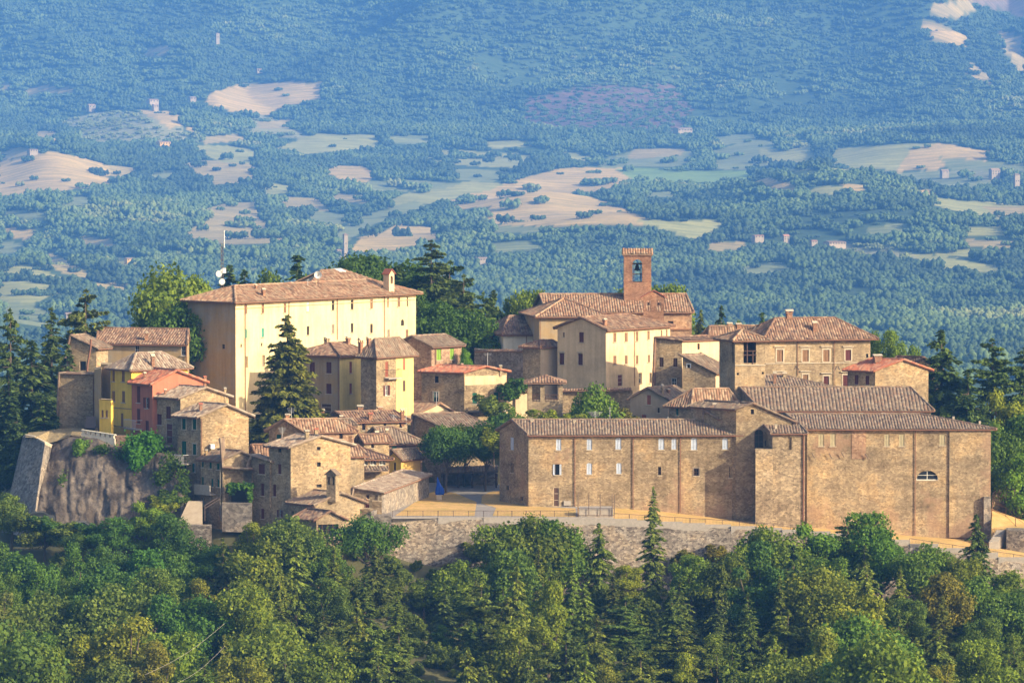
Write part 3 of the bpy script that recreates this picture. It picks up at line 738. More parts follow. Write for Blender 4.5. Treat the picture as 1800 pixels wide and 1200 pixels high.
        for k in range(nb+1): x = a+(b-a)*k/nb; g.tube([Pp(x, dep, z), Pp(x, dep, z+hgt)], .014, 4, caps=False)
        g.build('railing', M[m], bal, s.org); return s
    def mkwin(s, f, a, b, z0, z1, kind, col, kw):
        o, d, L, n = s.face(f); org = s.org
        d3 = Vector((d.x, d.y, 0)); n3 = Vector((n.x, n.y, 0)); O3 = Vector((o.x, o.y, 0)); Zv = Vector((0,0,1))
        P = lambda x, dp, z: O3+d3*x+n3*dp+Zv*z
        def bxx(mb, x0, x1, q0, q1, d0, d1, mi=0): mb.box(P((x0+x1)/2, (d0+d1)/2, (q0+q1)/2), d3*(x1-x0)/2, n3*(d1-d0)/2, Zv*(q1-q0)/2, mi)
        w_, h_ = b-a, z1-z0; mb = MB(); fr = kw.get('fr', 'trim' if kind != 'hole' else 'stone_grey')
        nm = 'door' if kind in ('door', 'opendoor') else 'window'
        if kind == 'blank':
            bxx(mb, a, b, z0, z1, -.26, -.2, 0); mb.build('window', M[kw.get('bm', s.wall)], s.root, org); return
        if kind == 'door':
            t = .06; bxx(mb, a, a+t, z0, z1, -.2, -.02, 1); bxx(mb, b-t, b, z0, z1, -.2, -.02, 1); bxx(mb, a+t, b-t, z1-t, z1, -.2, -.02, 1)
            bxx(mb, a+t, a+w_/2-.01, z0, z1-t, -.16, -.1, 0); bxx(mb, a+w_/2+.01, b-t, z0, z1-t, -.16, -.1, 0); bxx(mb, a+t, b-t, z0, z1-t, -.2, -.17, 2)
            for q in (z0+h_*.3, z0+h_*.65): bxx(mb, a+t*2, b-t*2, q, q+.05, -.1, -.08, 1)
            mb.build('door', [M[col], M['trim' if kw.get('fr') is None else fr], M['dark']], s.root, org); return
        # glass, frame, glazing bars
        t = min(.07, w_*.12)
        bxx(mb, a, b, z0, z1, -.27, -.22, 1)
        if kind != 'hole':
            fm = 0
            bxx(mb, a, a+t, z0, z1, -.22, -.17, fm); bxx(mb, b-t, b, z0, z1, -.22, -.17, fm); bxx(mb, a+t, b-t, z0, z0+t, -.22, -.17, fm); bxx(mb, a+t, b-t, z1-t, z1, -.22, -.17, fm)
            bxx(mb, a+w_/2-t*.4, a+w_/2+t*.4, z0+t, z1-t, -.22, -.175, fm)
            for q in ((.5,) if h_ < 1.6 else (.36, .7)): bxx(mb, a+t, b-t, z0+h_*q-.02, z0+h_*q+.02, -.22, -.18, fm)
        fcol = {'hole': 'dark', 'dark': 'wood_dk', 'shut': 'greysh', 'open': 'white', 'glass': 'white', 'half': 'white'}[kind]
        if kw.get('fc'): fcol = kw['fc']
        wo = mb.build('window', [M[fcol], M['dark' if kind == 'hole' else 'glass']], s.root, org)
        if kind != 'hole' or kw.get('sill'):
            sm = MB(); bxx(sm, a-.1, b+.1, z0-.09, z0, -.02, .11)
            sm.build('sill', M[kw.get('sillm', 'trim')], wo, org)
        if kw.get('frame'):
            sm = MB(); k = kw['frame']
            bxx(sm, a-k, a, z0, z1, -.02, .04); bxx(sm, b, b+k, z0, z1, -.02, .04); bxx(sm, a-k, b+k, z1, z1+k*1.2, -.02, .05)
            if kw.get('hood'): bxx(sm, a-k*2.2, b+k*2.2, z1+k*2.2, z1+k*2.2+.12, -.02, .2)
            sm.build('frame', M[kw.get('fm', 'trim')], wo, org)
        def leaf(x0, x1, d0, par):
            sm = MB(); e = .035
            bxx(sm, x0, x0+e, z0+.02, z1-.02, d0, d0+.05); bxx(sm, x1-e, x1, z0+.02, z1-.02, d0, d0+.05)
            for q in (z0+.02, z0+h_/2-e, z1-.02-e*1.5): bxx(sm, x0+e, x1-e, q, q+e*1.5, d0, d0+.045)
            ns = max(4, int(h_/.11))
            for k in range(ns):
                q = z0+.04+(h_-.08)*k/ns
                sm.poly([P(x0+e, d0+.005, q), P(x1-e, d0+.005, q), P(x1-e, d0+.035, q+(h_-.08)/ns), P(x0+e, d0+.035, q+(h_-.08)/ns)])
            bxx(sm, x0+e, x1-e, z0+.05, z1-.05, d0-.004, d0+.003)
            sm.build('shutter', M[col], par, org)
        if kind == 'shut':
            leaf(a+.01, a+w_/2-.012, -.09, wo); leaf(a+w_/2+.012, b-.01, -.09, wo)
        if kind == 'half':
            leaf(a+.01, a+w_*.42, -.09, wo)
        if kind == 'open':
            leaf(a-w_*.42, a-.01, .03, wo); leaf(b+.01, b+w_*.42, .03, wo)
def custom_block(name, label, cat, foot, ztop, zb, m, parent=None, kind=None, ztops=None):
    """prism from a plan polygon [(x,y)..], top z (one or per corner)"""
    mb = MB(); n = len(foot); zt = ztops or [ztop]*n
    top = [(p[0], p[1], z) for p, z in zip(foot, zt)]; bot = [(p[0], p[1], zb) for p in foot]
    mb.poly(top); mb.poly(bot[::-1])
    for i in range(n): k = (i+1) % n; mb.poly([bot[i], bot[k], top[k], top[i]])
    c = (sum(p[0] for p in foot)/n, sum(p[1] for p in foot)/n, zb)
    o = mb.build(name, M[m] if isinstance(m, str) else m, parent, c if parent is None else parent.location)
    if parent is None: tag(o, label, cat, kind=kind)
    return o
def ribbon_block(pts_f, pts_b, zb_extra, name, m, label=None, cat=None, kind=None):
    """walkable strip: front points and back points (3D), with a skirt below the front edge"""
    mb = MB()
    for i in range(len(pts_f)-1):
        mb.poly([pts_f[i], pts_f[i+1], pts_b[i+1], pts_b[i]])
        if zb_extra: a, b = Vector(pts_f[i]), Vector(pts_f[i+1]); mb.poly([a-Vector((0,0,zb_extra)), b-Vector((0,0,zb_extra)), b, a])
    o = mb.build(name, M[m]); tag(o, label, cat, kind=kind); return o
# ================================================================== THE VILLAGE
# ---- palazzo on top, left
b = B('palazzo', 'huge cream yellow four storey palazzo with long sunlit front, largest building at upper left', 'palazzo', 330, 414, 731, 646, 41, 50, 529.5, 503, 'gU', .5, (1,1), wall='pl_ochre', wallR='pl_palazzo', roof='t_warm', yb=745, ov=.7)  # left end wall's darker ochre has the shade put into the plaster colour
for x, y, k in ((432,543,'shut'),(462,542,'shut'),(501,541,'shut'),(541.5,539,'shutw'),(585.5,537,'dark'),(619,535.5,'dark'),(653,534,'shut'),(682,531.5,'blank'),(701,530.5,'shut'),(716,530,'blank')):
    if k == 'blank': b.win('R', x, y, 2.6, 17, 'blank', bm='pl_ochre')
    elif k == 'shutw': b.win('R', x, y, 4.4, 17, 'shut', 'white')
    else: b.win('R', x, y, 4.6, 17, k, 'brownsh')
for x, y, k, c in ((432,586,'shut','teal'),(462,584.5,'shut','teal'),(541.5,581,'dark',0),(585.5,578,'shut','greysh'),(619,576,'dark',0),(653,577,'dark',0),(683,587,'shut','greysh'),(715.5,587,'shut','brownsh')): b.win('R', x, y, 4.4, 16, k, c)
for x, y in ((424,607.5),(460,605.5)): b.win('R', x, y, 2.5, 6, 'hole')
for x, y in ((433,636),(463,634)): b.win('R', x, y, 5, 20, 'blank', bm='pl_ochre')
b.win('R', 707.5, 567, 5.5, 11, 'hole', arch=1)
for x in (354, 392.5): b.win('L', x, 609, 5, 8, 'hole')
b.build()
for x, y0, y1 in ((430,531,722),(507,530,600),(592,524,597),(675,519,600)): b.pipe('R', x, y0, y1)
b.fbox('string_course', 'R', 415, 729, 534, 535.5, .06, 'pl_ochre')
for x, y, w_, h_ in ((438,520,7,14),(463,519,8,14),(449,508,5,9)): b.chimney(x, y, w_, h_, 'brick')
# raised attic block at the far end of the roof and the little belfry on its eave
m0 = (b.zr-b.z0)/.5
def rp(u, t, z=None, dz=.17): q = b.pt(u, t); return Vector((q.x, q.y, (b.z0+m0*t if z is None else z)+dz))
zt = b.z0+m0*.93; eu = (b.U.x, b.U.y, 0)
bm = bmesh.new(); uvl = bm.loops.layers.uv.new('UVMap')
roof_plane(bm, uvl, [rp(.52,.46), rp(.965,.03), rp(.83,.93), rp(.71,.93)], e=eu)
roof_plane(bm, uvl, [rp(.97,.03), rp(1.0,1.4,b.z0), rp(.83,.93)], e=(b.V.x, b.V.y, 0))
roof_plane(bm, uvl, [rp(1.0,1.4,b.z0), rp(.55,1.5,b.z0-.3), rp(.71,.93), rp(.83,.93)], e=eu)
finish_bm(bm, 'attic_roof', M['t_warm'], b.root, b.org)
g = MB(); g.poly([rp(.54,.5,b.zr-.4), rp(.72,.93,zt-.15), rp(.60,1.4,b.z0), rp(.56,.6,b.z0)]); g.build('attic_wall', M['pl_ochre'], b.root, b.org)
g = MB(); q = rp(.80,.86,dz=.30); g.box(q, b.U.normalized().to_3d()*.7, (b.V.normalized().to_3d()*.5+Vector((0,0,m0/b.V.length*.5))), (0,0,.05)); g.build('skylight', M['galv'], b.root, b.org)
def bellcote(parent, org, px, pyb, pyt, wpx, Y, m, opens=1, yaw=0, roofm='t_warm', dep=.8):
    """small wall belfry with real arched openings"""
    k = Y/F; w_ = wpx*k; P0 = W(px, pyb, Y); H_ = (pyb-pyt)*k; ca, sa = math.cos(yaw), math.sin(yaw)
    X = lambda x, y, z: (P0.x+x*ca-y*sa, P0.y+x*sa+y*ca, P0.z+z)
    mb = MB(); hw = w_/2; oz0, oz1 = H_*.34, H_*.68; ow = w_*.46/opens
    cs = [(-hw+w_*(i+.5)/opens) for i in range(opens)]
    def bx(x0, x1, z0, z1, mi=0):
        A = [X(x, y, z) for z in (z0, z1) for y in (-dep/2, dep/2) for x in (x0, x1)]
        for q in ((0,2,3,1),(4,5,7,6),(0,1,5,4),(2,6,7,3),(0,4,6,2),(1,3,7,5)): mb.poly([A[n] for n in q], mi)
    bx(-hw, hw, -1, oz0); e = [-hw]+[v for c in cs for v in (c-ow/2, c+ow/2)]+[hw]
    for i in range(0, len(e), 2): bx(e[i], e[i+1], oz0, oz1)
    bx(-hw, hw, oz1, H_*.8)
    for c in cs:
        for sg in (-1, 1):
            arc = [(c+sg*ow/2*math.sin(t*math.pi/12), oz1-ow*.5+ow*.5*math.cos(t*math.pi/12)) for t in range(7)]+[(c+sg*ow/2, oz1)]
            for y in (-dep/2+.01, dep/2-.01): mb.poly([X(x, y, z) for x, z in arc])
    zz = H_*.8; A = [X(-hw,-dep/2,zz), X(hw,-dep/2,zz), X(0,-dep/2,H_*.97)]; Bq = [X(-hw,dep/2,zz), X(hw,dep/2,zz), X(0,dep/2,H_*.97)]
    mb.poly(A); mb.poly(Bq)
    o = mb.build('belfry', M[m], parent, org)
    rm = MB(); ov = w_*.16; dd = dep/2+.15
    for sg in (-1, 1):
        a = [X(sg*(hw+ov),-dd,zz-H_*.03), X(sg*(hw+ov),dd,zz-H_*.03), X(0,dd,H_), X(0,-dd,H_)]; l = [(p[0],p[1],p[2]-.1) for p in a]
        rm.poly(a); rm.poly(l)
        for i in range(4): j = (i+1) % 4; rm.poly([a[i],a[j],l[j],l[i]])
    rm.build('belfry_roof', M['redsh' if roofm == 't_warm' else 't_old'], o, org)
    bl = MB()
    for c in cs:
        ctr = X(c, 0, oz1-ow*.5); r0 = ow*.3
        prof = [(0,.0),(.35,.02),(.5,.25),(.62,.7),(1,1.0)]
        for i in range(len(prof)-1):
            for kx in range(8):
                a1, a2 = kx*math.pi/4, (kx+1)*math.pi/4
                f = lambda r_, d_, a_: (ctr[0]+r0*r_*math.cos(a_), ctr[1]+r0*r_*math.sin(a_), ctr[2]-d_*r0*1.9)
                bl.poly([f(prof[i][0],prof[i][1],a1), f(prof[i][0],prof[i][1],a2), f(prof[i+1][0],prof[i+1][1],a2), f(prof[i+1][0],prof[i+1][1],a1)])
    bl.build('bell', M['iron'], o, org)
    return o
bellcote(b.root, b.org, 683.5, 512, 472, 14, b.pt(.86,.12).y, 'pl_cream', 1, R(50), dep=1.0)
# antenna mast on the hip of the palazzo
p = b.locate(388, 506); mast = empty('antenna_mast', p); tag(mast, 'tall lattice antenna mast with white dishes on the palazzo roof ridge', 'antenna')
zt = Zp(405, p.y)
g = MB()
for i in range(3):
    a = i*2.094; g.tube([(p.x+.22*math.cos(a), p.y+.22*math.sin(a), p.z-.6), (p.x+.14*math.cos(a), p.y+.14*math.sin(a), zt-1.6)], .035, 4)
for k in range(11):
    z = p.z+k*.52; 
    for i in range(3):
        a, a2 = i*2.094, (i+1)*2.094; g.tube([(p.x+.2*math.cos(a), p.y+.2*math.sin(a), z), (p.x+.2*math.cos(a2), p.y+.2*math.sin(a2), z+.5)], .02, 4, caps=False)
g.build('mast', M['iron'], mast, p)
g = MB(); g.tube([(p.x+.3,p.y,zt-2.2),(p.x+.3,p.y,zt)], .09, 6); g.build('whip_antenna', M['galv'], mast, p)
for dx, py, r_ in ((-.35,481,.42),(.1,476,.28),(.05,495,.4)):
    z = Zp(py, p.y); g = MB(); n_ = 14
    ring = [(p.x+dx+r_*math.cos(t*6.283/n_)*.95, p.y-.45, z+r_*math.sin(t*6.283/n_)) for t in range(n_)]; ring2 = [(x, y+.2, z2) for x, y, z2 in ring]
    g.poly(ring); g.poly(ring2)
    for i in range(n_): g.poly([ring[i], ring[(i+1)%n_], ring2[(i+1)%n_], ring2[i]])
    g.tube([(p.x+dx,p.y-.3,z),(p.x,p.y,z)], .05, 4); g.build('dish', M['white'], mast, p)
g = MB(); g.bx(p.x+.12,p.x+.55,p.y-.5,p.y-.2,Zp(480,p.y),Zp(471,p.y)); g.build('antenna_panel', M['white'], mast, p)
# plinth in front of the palazzo foot (buttressed base)
# ---- long ochre wing left of the palazzo
b = B('ochre_wing', 'long low ochre plastered wing with brown tiled roof, left of the palazzo', 'building', 170, 329, 335, 634, 22, 68, 605.5, 580, 'gV', .5, wall='pl_ochre', roof='t_brown', yb=760, dR=8.5, typ_=0) if False else \
    B('ochre_wing', 'long low ochre plastered wing with brown tiled roof, left of the palazzo', 'building', 170, 329, 335, 639, 14, 92, 605.5, 579, 'gV', .5, wall='pl_ochre', roof='t_brown', yb=760, dR=8.5, og=.02)
b.win('L', 240.5, 615, 7, 16, 'dark', fc='galv'); b.win('L', 322.5, 616.5, 9, 17, 'dark', fc='galv'); b.build()
b.pipe('L', 172.5, 607, 690); b.pipe('L', 328, 607, 640)
b.chimney(258, 598, 9, 16, 'brick')
b = B('stone_annex', 'plain stone block with slanting pale roof and one dark window at far left of village', 'building', 121, 169, 190, 628, 18, 60, 612, 590, 'gU', .9, wall='stone', roof='t_old', yb=760)
b.win('L', 145.5, 643, 11, 16, 'hole'); b.build()
b.bars('drainpipe', [[W(160,596,626), W(159,612,626), W(154,640,626), W(152,668,626)]], .13, 'pipe')
b = B('stone_bastion_house', 'tall blank stone wall block with sloping coping above the left rock', 'building', 104, 166, 176, 612, 12, 70, 660, 658, 'gU', .98, wall='stone', roof='t_old', yb=772, ov=.15)
b.z1 = Zp(686, 612); b.build()
b.pipe('L', 165.5, 665, 760)
custom_block('buttress', 'tapered tan plaster buttress between stone wall and yellow house', 'wall', [tuple(W(x, 700, Y).xy) for x, Y in ((166,609),(178,608),(180,612),(166,613))], 0, Zp(768,609), 'pl_ochre', ztops=[Zp(z,609) for z in (650,646,646,650)])
custom_block('lower_wall', 'grey tan plastered wall left of the yellow house', 'wall', [tuple(W(x, 700, Y).xy) for x, Y in ((177.5,611),(200,610),(200,614),(177.5,615))], Zp(640,611), Zp(768,609), 'pl_ochre')
# dark hooded awning on the terrace
aw = empty('barbecue_hood', W(158,752,606)); tag(aw, 'dark sloping metal hood shelter on the terrace beside yellow annex', 'shelter')
g = MB(); A = [W(148,752,606), W(168,752,605), W(168,752,608), W(148,752,609)]; T = [W(152,731,608.5), W(168,732,607.5)]
g.poly([A[0], A[1], T[1], T[0]]); g.poly([A[0], T[0], A[3]]); g.poly([A[1], A[2], T[1]]); g.poly([A[3], T[0], T[1], A[2]])
g.build('hood', M['iron'], aw, aw.location)
g = MB(); g.box(W(158,748,607.2)+Vector((0,0,-.55)), (.65,0,0), (0,.8,0), (0,0,.5)); g.build('hearth', M['dark'], aw, aw.location)

# ---- yellow, red and stone houses stepping down on the left
b = B('yellow_house', 'bright yellow house with brown shutters, second row above left rock', 'house', 194, 231, 330, 605, 50, 35, 647, 621, 'gU', .5, (1,1), wall='pl_yellow', roof='t_grey', yb=765, ov=.5)
for x, y, w_, h_ in ((199.5,660,4.5,20),(216.5,661,5.5,20),(199.5,696,5.5,18),(217,697,5.5,20)): b.win('L', x, y, w_, h_, 'shut', 'brownsh')
b.win('L', 214.5, 738, 4.5, 24, 'shut', 'brownsh')
b.build(); b.chimney(269, 646, 8, 22, 'brick'); b.pipe('L', 195, 650, 705, 'pipe_y')
b.fbox('string_course', 'L', 195, 231, 716.5, 718, .06, 'pl_ochre')
b.balcony('L', 203, 229, 762, .7)
custom = B('yellow_annex', 'low yellow annex with two small shuttered windows, lower left of yellow house', 'house', 174.5, 195, 199, 603.5, 35, 55, 704, 702, 'gU', .98, wall='pl_yellow', roof='pl_cream', yb=768, ov=.08, og=.05, flat=True)
for x in (180, 187.5): custom.win('L', x, 727, 3.8, 13, 'shut', 'brownsh')
custom.build()
b = B('red_house', 'brick red plastered house with orange red tiles, between yellow and stone houses', 'house', 231.5, 268, 360, 601, 55, 30, 675, 651, 'gV', .44, wall='pl_red', roof='t_red', yb=775)
b.win('L', 243.5, 693, 6, 29, 'shut', 'maroon'); b.win('L', 258, 708, 5.5, 19, 'open', 'maroon'); b.win('L', 243.5, 731, 6, 26, 'shut', 'maroon'); b.win('L', 258.5, 748, 6, 18, 'shut', 'maroon')
b.build(); b.balcony('L', 229, 250, 751, .9, 'galv'); b.chimney(255, 664, 5, 11, 'brick'); b.chimney(369, 672, 6, 10, 'brick', 'red')
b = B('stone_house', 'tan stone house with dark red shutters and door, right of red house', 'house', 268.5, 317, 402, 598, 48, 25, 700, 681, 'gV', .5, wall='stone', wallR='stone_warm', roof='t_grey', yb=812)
b.win('L', 296, 725, 8, 22, 'shut', 'maroon'); b.win('L', 280, 737, 8, 19, 'shut', 'maroon'); b.win('L', 297.5, 761, 11, 34, 'door', 'maroon')
b.build(); b.balcony('L', 262, 304, 779, 1.1); b.chimney(290, 693, 5, 10); b.chimney(397, 688, 5, 13, 'stone', 'pale')
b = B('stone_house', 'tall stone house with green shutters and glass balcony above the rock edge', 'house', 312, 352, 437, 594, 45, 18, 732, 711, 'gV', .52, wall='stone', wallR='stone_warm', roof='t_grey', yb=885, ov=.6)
for x, y in ((323.5,745),(342,745),(342,789.5)): b.win('L', x, y, 6.5, 19, 'shut', 'green', frame=.12)
b.win('L', 323.5, 787, 8, 24, 'shut', 'green'); b.win('L', 323.5, 821, 7, 18, 'shut', 'green'); b.win('L', 340.5, 822, 6, 16, 'half', 'green')
b.build(); b.balcony('L', 299, 336, 811, 1.2, 'galv'); b.chimney(353, 722, 7, 14, 'brick', 'red')
b.pipe('R', 354, 735, 850); b.fbox('air_vent_box', 'R', 368, 375, 780, 788, .7, 'white')
b = B('stone_house', 'small low stone house with tiny green windows below green shuttered house', 'house', 353, 389.5, 448, 589, 45, 14, 809.5, 793, 'gV', .55, wall='stone', wallR='stone', roof='t_old', yb=925)
for x, y, w_, h_ in ((356.3,812,3.4,10),(370,813.5,4,11),(383.5,815.5,4.5,11),(356.4,841,3.4,14),(373,844,3.4,14),(384,844.5,3.4,14)): b.win('L', x, y+4, w_, h_, 'shut', 'green')
b.win('L', 357, 882, 3.4, 14, 'dark', fc='white')
b.build(); b.balcony('L', 351, 379, 865, .9, solid='lgreen' if False else 'slab'); b.pipe('L', 389, 813, 915, 'pipe_y', .06); b.chimney(363, 800, 5, 11, 'stone_warm', 'pale')
b.bars('stair_rail', [[W(360,888,587.5), W(386,872,588)], [W(360,893,587.5), W(386,877,588)], [W(386,872,588), W(386,915,588)], [W(360,888,587.5), W(360,915,587.5)]], .04, 'iron')
# covered garage opening with ivy and its grey wall
gr = B('lean_to_garage', 'lean-to of stone with dark open garage mouth hung with ivy', 'garage', 391, 442.5, 446, 588.5, 5, 80, 826, 822, 'gU', .98, wall='stone', roof='t_old', yb=930, ov=.2)
gr.z1 = gr.z0+1.0
gr.win('L', 424, 868, 36, 36, 'hole'); gr.build()
custom_block('retaining_wall', 'grey rendered retaining wall below the ivy hung garage', 'wall', [tuple(W(x, 900, Y).xy) for x, Y in ((390,586.6),(443,585.8),(443,588),(390,588.3))], Zp(885,586), Zp(935,586), 'stone_grey')
custom_block('sloping_terrace', 'pinkish grey sloping terrace slab at the foot of the stone houses', 'terrace', [tuple(W(x, 900, Y).xy) for x, Y in ((312,584),(355,583),(356,589),(331,589))], 0, Zp(945,584), 'pl_grey', ztops=[Zp(921,584), Zp(926,584), Zp(880,589), Zp(880,589)])
custom_block('retaining_wall', 'pale rubble wall under the sloping terrace slab, among the trees', 'wall', [tuple(W(x, 900, Y).xy) for x, Y in ((311,583),(372,582),(372,583.5),(311,584))], Zp(922,583), Zp(965,583), 'rubble')
# ---- tall front house
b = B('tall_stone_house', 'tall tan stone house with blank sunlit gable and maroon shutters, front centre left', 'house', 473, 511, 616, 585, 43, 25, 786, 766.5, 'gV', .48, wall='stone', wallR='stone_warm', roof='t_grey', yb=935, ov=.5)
b.win('R', 560, 788, 6.5, 6, 'hole'); b.win('R', 560.5, 816, 6.5, 8, 'hole'); b.win('R', 561, 853.5, 9, 5.5, 'hole')
b.win('L', 491.5, 791, 5.5, 7.5, 'hole'); b.win('L', 491.5, 824, 5.5, 18, 'shut', 'maroon'); b.win('L', 482.6, 861.5, 5.5, 21, 'shut', 'maroon'); b.win('L', 492.5, 902, 5, 13, 'open', 'maroon')
for x, y in ((532,806.5),(552,797),(581,806),(601,798)): b.fbox('putlog_stone', 'R', x-3, x+3, y-.5, y+.6, .05, 'stone_grey')
b.build(); b.chimney(539, 772, 9, 17, 'stone', 'pale'); b.chimney(556, 767, 8, 15, 'stone_warm', 'red')
b = B('stone_wing', 'lower stone wing with pent roof and three maroon shutters, joined left of tall house', 'house', 442, 474, 480, 587, 43, 47, 811.5, 800, 'gU', .9, wall='stone', roof='t_grey', yb=935, ov=.5)
b.win('L', 460, 824, 11, 18, 'shut', 'maroon'); b.win('L', 461.5, 860, 5.5, 22, 'shut', 'maroon'); b.win('L', 461.5, 902.5, 5.5, 18, 'shut', 'maroon'); b.build()
# ---- little church with bellcote
b = B('chapel', 'small stone chapel with pinkish tile roof and double-arched bellcote, lower centre left', 'chapel', 508, 553, 640, 581, 50, 30, 888, 866, 'gV', .5, wall='stone', wallR='stone', roof='t_old', yb=950, ov=.35)
b.win('L', 514.5, 902, 4.5, 8, 'dark'); b.win('L', 544.5, 904, 5, 9, 'dark'); b.build()
bellcote(b.root, b.org, 585, 866, 823, 18, b.pt(.42,.0).y-.3, 'stone', 2, R(-25), 't_old', .9)
b = B('small_house', 'small house with striped red tiles and dark red door behind the chapel', 'house', 598, 600, 640, 588, 70, 10, 880, 858, 'gU', .6, wall='stone', roof='t_warm', yb=930, dL=5)
b.win('R', 609.5, 893, 6, 9, 'shut', 'maroon'); b.win('R', 610, 908, 7, 14, 'door', 'redsh'); b.build()
b = B('garden_room', 'low gabled shed with dark glazed front below the chapel', 'shed', 520, 556, 603, 577, 50, 12, 913, 898.5, 'gV', .5, wall='stone', wallR='stone', roof='t_brown', yb=955)
b.win('R', 577, 932, 36, 22, 'dark', fc='wood_dk'); b.build()
for x in (566, 575, 585): b.bars('mullion', [[W(x,943,576.9), W(x,921,576.9)]], .05, 'wood_dk')
b = B('long_low_house', 'low house with wide pale stone tile roof climbing to the square', 'house', 621, 671, 754, 588, 12, 79, 866.5, 857, 'gU', .97, (0,0), wall='stone', wallR='stone_grey', roof='t_grey', yb=925, ov=.35)
b.z0 += 0
b.win('L', 646, 873, 5.5, 7, 'dark', fc='maroon'); b.win('L', 645.5, 888, 7, 8, 'shut', 'maroon'); b.build(); b.pipe('L', 666, 869, 880, 'pipe_y')
custom_block('stair_parapet', 'pale sunlit stone parapet in front of the low stone-roofed house', 'wall', [tuple(W(x, 900, Y).xy) for x, Y in ((629,584),(655,583.5),(655,585),(629,585.5))], Zp(894,584), Zp(925,584), 'stone_warm')
custom_block('stair_parapet', 'stepped pale parapet block above the sunlit parapet by the stairs', 'wall', [tuple(W(x, 900, Y).xy) for x, Y in ((654,585.3),(671,585),(671,586.5),(654,587))], Zp(881,585), Zp(915,585), 'stone_warm')
# ---- cluster in the middle
b = B('stone_house', 'long tiled house with small green window beside the spruce tree', 'house', 473, 535, 622, 612, 30, 12, 759, 737.5, 'gU', .52, wall='stone', wallR='stone_brick', roof='t_warm', yb=800, ov=.4)
b.win('L', 490, 767, 8, 7.5, 'shut', 'green'); b.win('R', 599.5, 766, 6, 10, 'dark'); b.win('R', 615, 772, 6, 12, 'shut', 'brownsh'); b.build()
b.chimney(505, 738, 9, 12, 'brick', 'pale'); b.chimney(556, 752, 8, 14, 'brick')
b = B('orange_stone_house', 'orange-lit stone house with drooping brown roof and three red chimneys', 'house', 565, 620, 716, 627, 48, 20, 742, 724, 'gU', .5, wall='stone_brick', wallR='stone_warm', roof='t_brown', yb=795, ov=.4)
b.win('R', 639, 749, 5, 14, 'dark'); b.win('R', 676.7, 745.5, 4.5, 10, 'dark'); b.win('R', 704.7, 745, 5, 13, 'dark'); b.build(); b.pipe('R', 643, 745, 780)
b.chimney(560.5, 731, 11, 18, 'brick', 'pale'); b.chimney(632.5, 728, 12, 17, 'brick', 'pale'); b.chimney(650.5, 738, 9, 13, 'brick', 'red'); b.chimney(668, 722, 10, 9, 'brick'); b.chimney(708, 737, 8, 20, 'brick')
b = B('pink_roofed_house', 'house with pinkish mottled roof and cream gable above the dark roofed house', 'house', 683, 734, 797, 644, 40, 20, 728, 708.5, 'gV', .58, wall='stone', wallR='pl_cream', roof='t_warm', yb=770, ov=.35); b.build()
b.chimney(707, 716, 8, 12, 'brick')
b = B('dark_roofed_house', 'broad low house with dark weathered roof behind the square trees', 'house', 727, 785, 865, 634, 42, 22, 755, 728, 'gU', .98, wall='stone', roof='t_old', yb=800, ov=.3)
b.build()
b = B('stone_house', 'low stone house with teal door under heavy mottled roof, centre', 'house', 637, 683, 742, 622, 40, 14, 778, 751, 'gU', .5, (0,1), wall='stone_brick', roof='t_old', yb=820, ov=.4)
b.win('R', 693.7, 788, 8, 17, 'shut', 'teal'); b.build(); b.chimney(680, 770, 6, 17, 'stone'); b.chimney(650, 764, 7, 12, 'brick')
b = B('white_band_house', 'house with long white-framed window band under brown roof, right of tall gable', 'house', 612, 616, 684, 607, 60, 8, 807.5, 782, 'gU', .55, (0,1), wall='stone', wallR='stone_warm', roof='t_brown', yb=870, dL=8, ov=.4)
for x in (641, 656, 672): b.win('R', x, 813, 11, 8, 'glass')
b.win('R', 624, 813.5, 10, 8, 'dark', fc='wood_dk'); b.win('R', 625, 831, 7, 6, 'dark'); b.win('R', 625.5, 852.5, 9, 9, 'dark', fc='maroon'); b.build()
bm = bmesh.new(); uvl = bm.loops.layers.uv.new('UVMap')
q0, q1 = W(612,828,605.0), W(683,827,606.2); roof_plane(bm, uvl, [q0, q1, W(683,817,607.8), W(612,818,606.9)]); finish_bm(bm, 'porch_roof', M['t_old'], b.root, b.org)
b.fbox('white_fascia', 'R', 618, 681, 808.2, 809.6, .05, 'white')
b = B('yellow_cottage', 'tiny yellow house with sunlit orange side, left of the square tree', 'house', 684, 705, 739, 617, 35, 45, 806, 791, 'gU', .6, (0,0), wall='pl_yellow', wallR='pl_orange', roof='t_old', yb=845, ov=.35)  # orange right wall: warm sunlight put into the yellow plaster's colour
b.win('L', 693.7, 819.5, 4.5, 14, 'dark', fc='wood_dk'); b.build(); b.pipe('L', 685, 808, 832)
b = B('stone_house', 'hidden roof fragment with red tiles behind the tall front house', 'house', 560, 590, 640, 603, 40, 15, 800, 783, 'gU', .5, wall='stone', roof='t_brown', yb=840)
b.build()
b = B('stone_house', 'little brown roofed house low at the foot of the spruce, left of tall gable', 'house', 440, 452, 480, 602, 40, 12, 797, 782, 'gU', .5, wall='stone', roof='t_brown', yb=850, ov=.3); b.build()
b = B('stone_house', 'narrow roofed house squeezed between chimneyed orange house and teal door house', 'house', 628, 640, 684, 616, 45, 15, 775, 764, 'gU', .5, wall='stone_warm', roof='t_brown', yb=830, ov=.3); b.win('R', 655, 783, 5, 8, 'dark'); b.build(); b.chimney(662, 770, 7, 13, 'brick')
b = B('stone_house', 'brown roofed house right of spruce foot behind green windowed gable', 'house', 556, 578, 622, 622, 40, 12, 748, 737, 'gU', .5, wall='stone', roof='t_old', yb=800, ov=.3); b.build(); b.chimney(600, 741, 7, 12, 'brick')
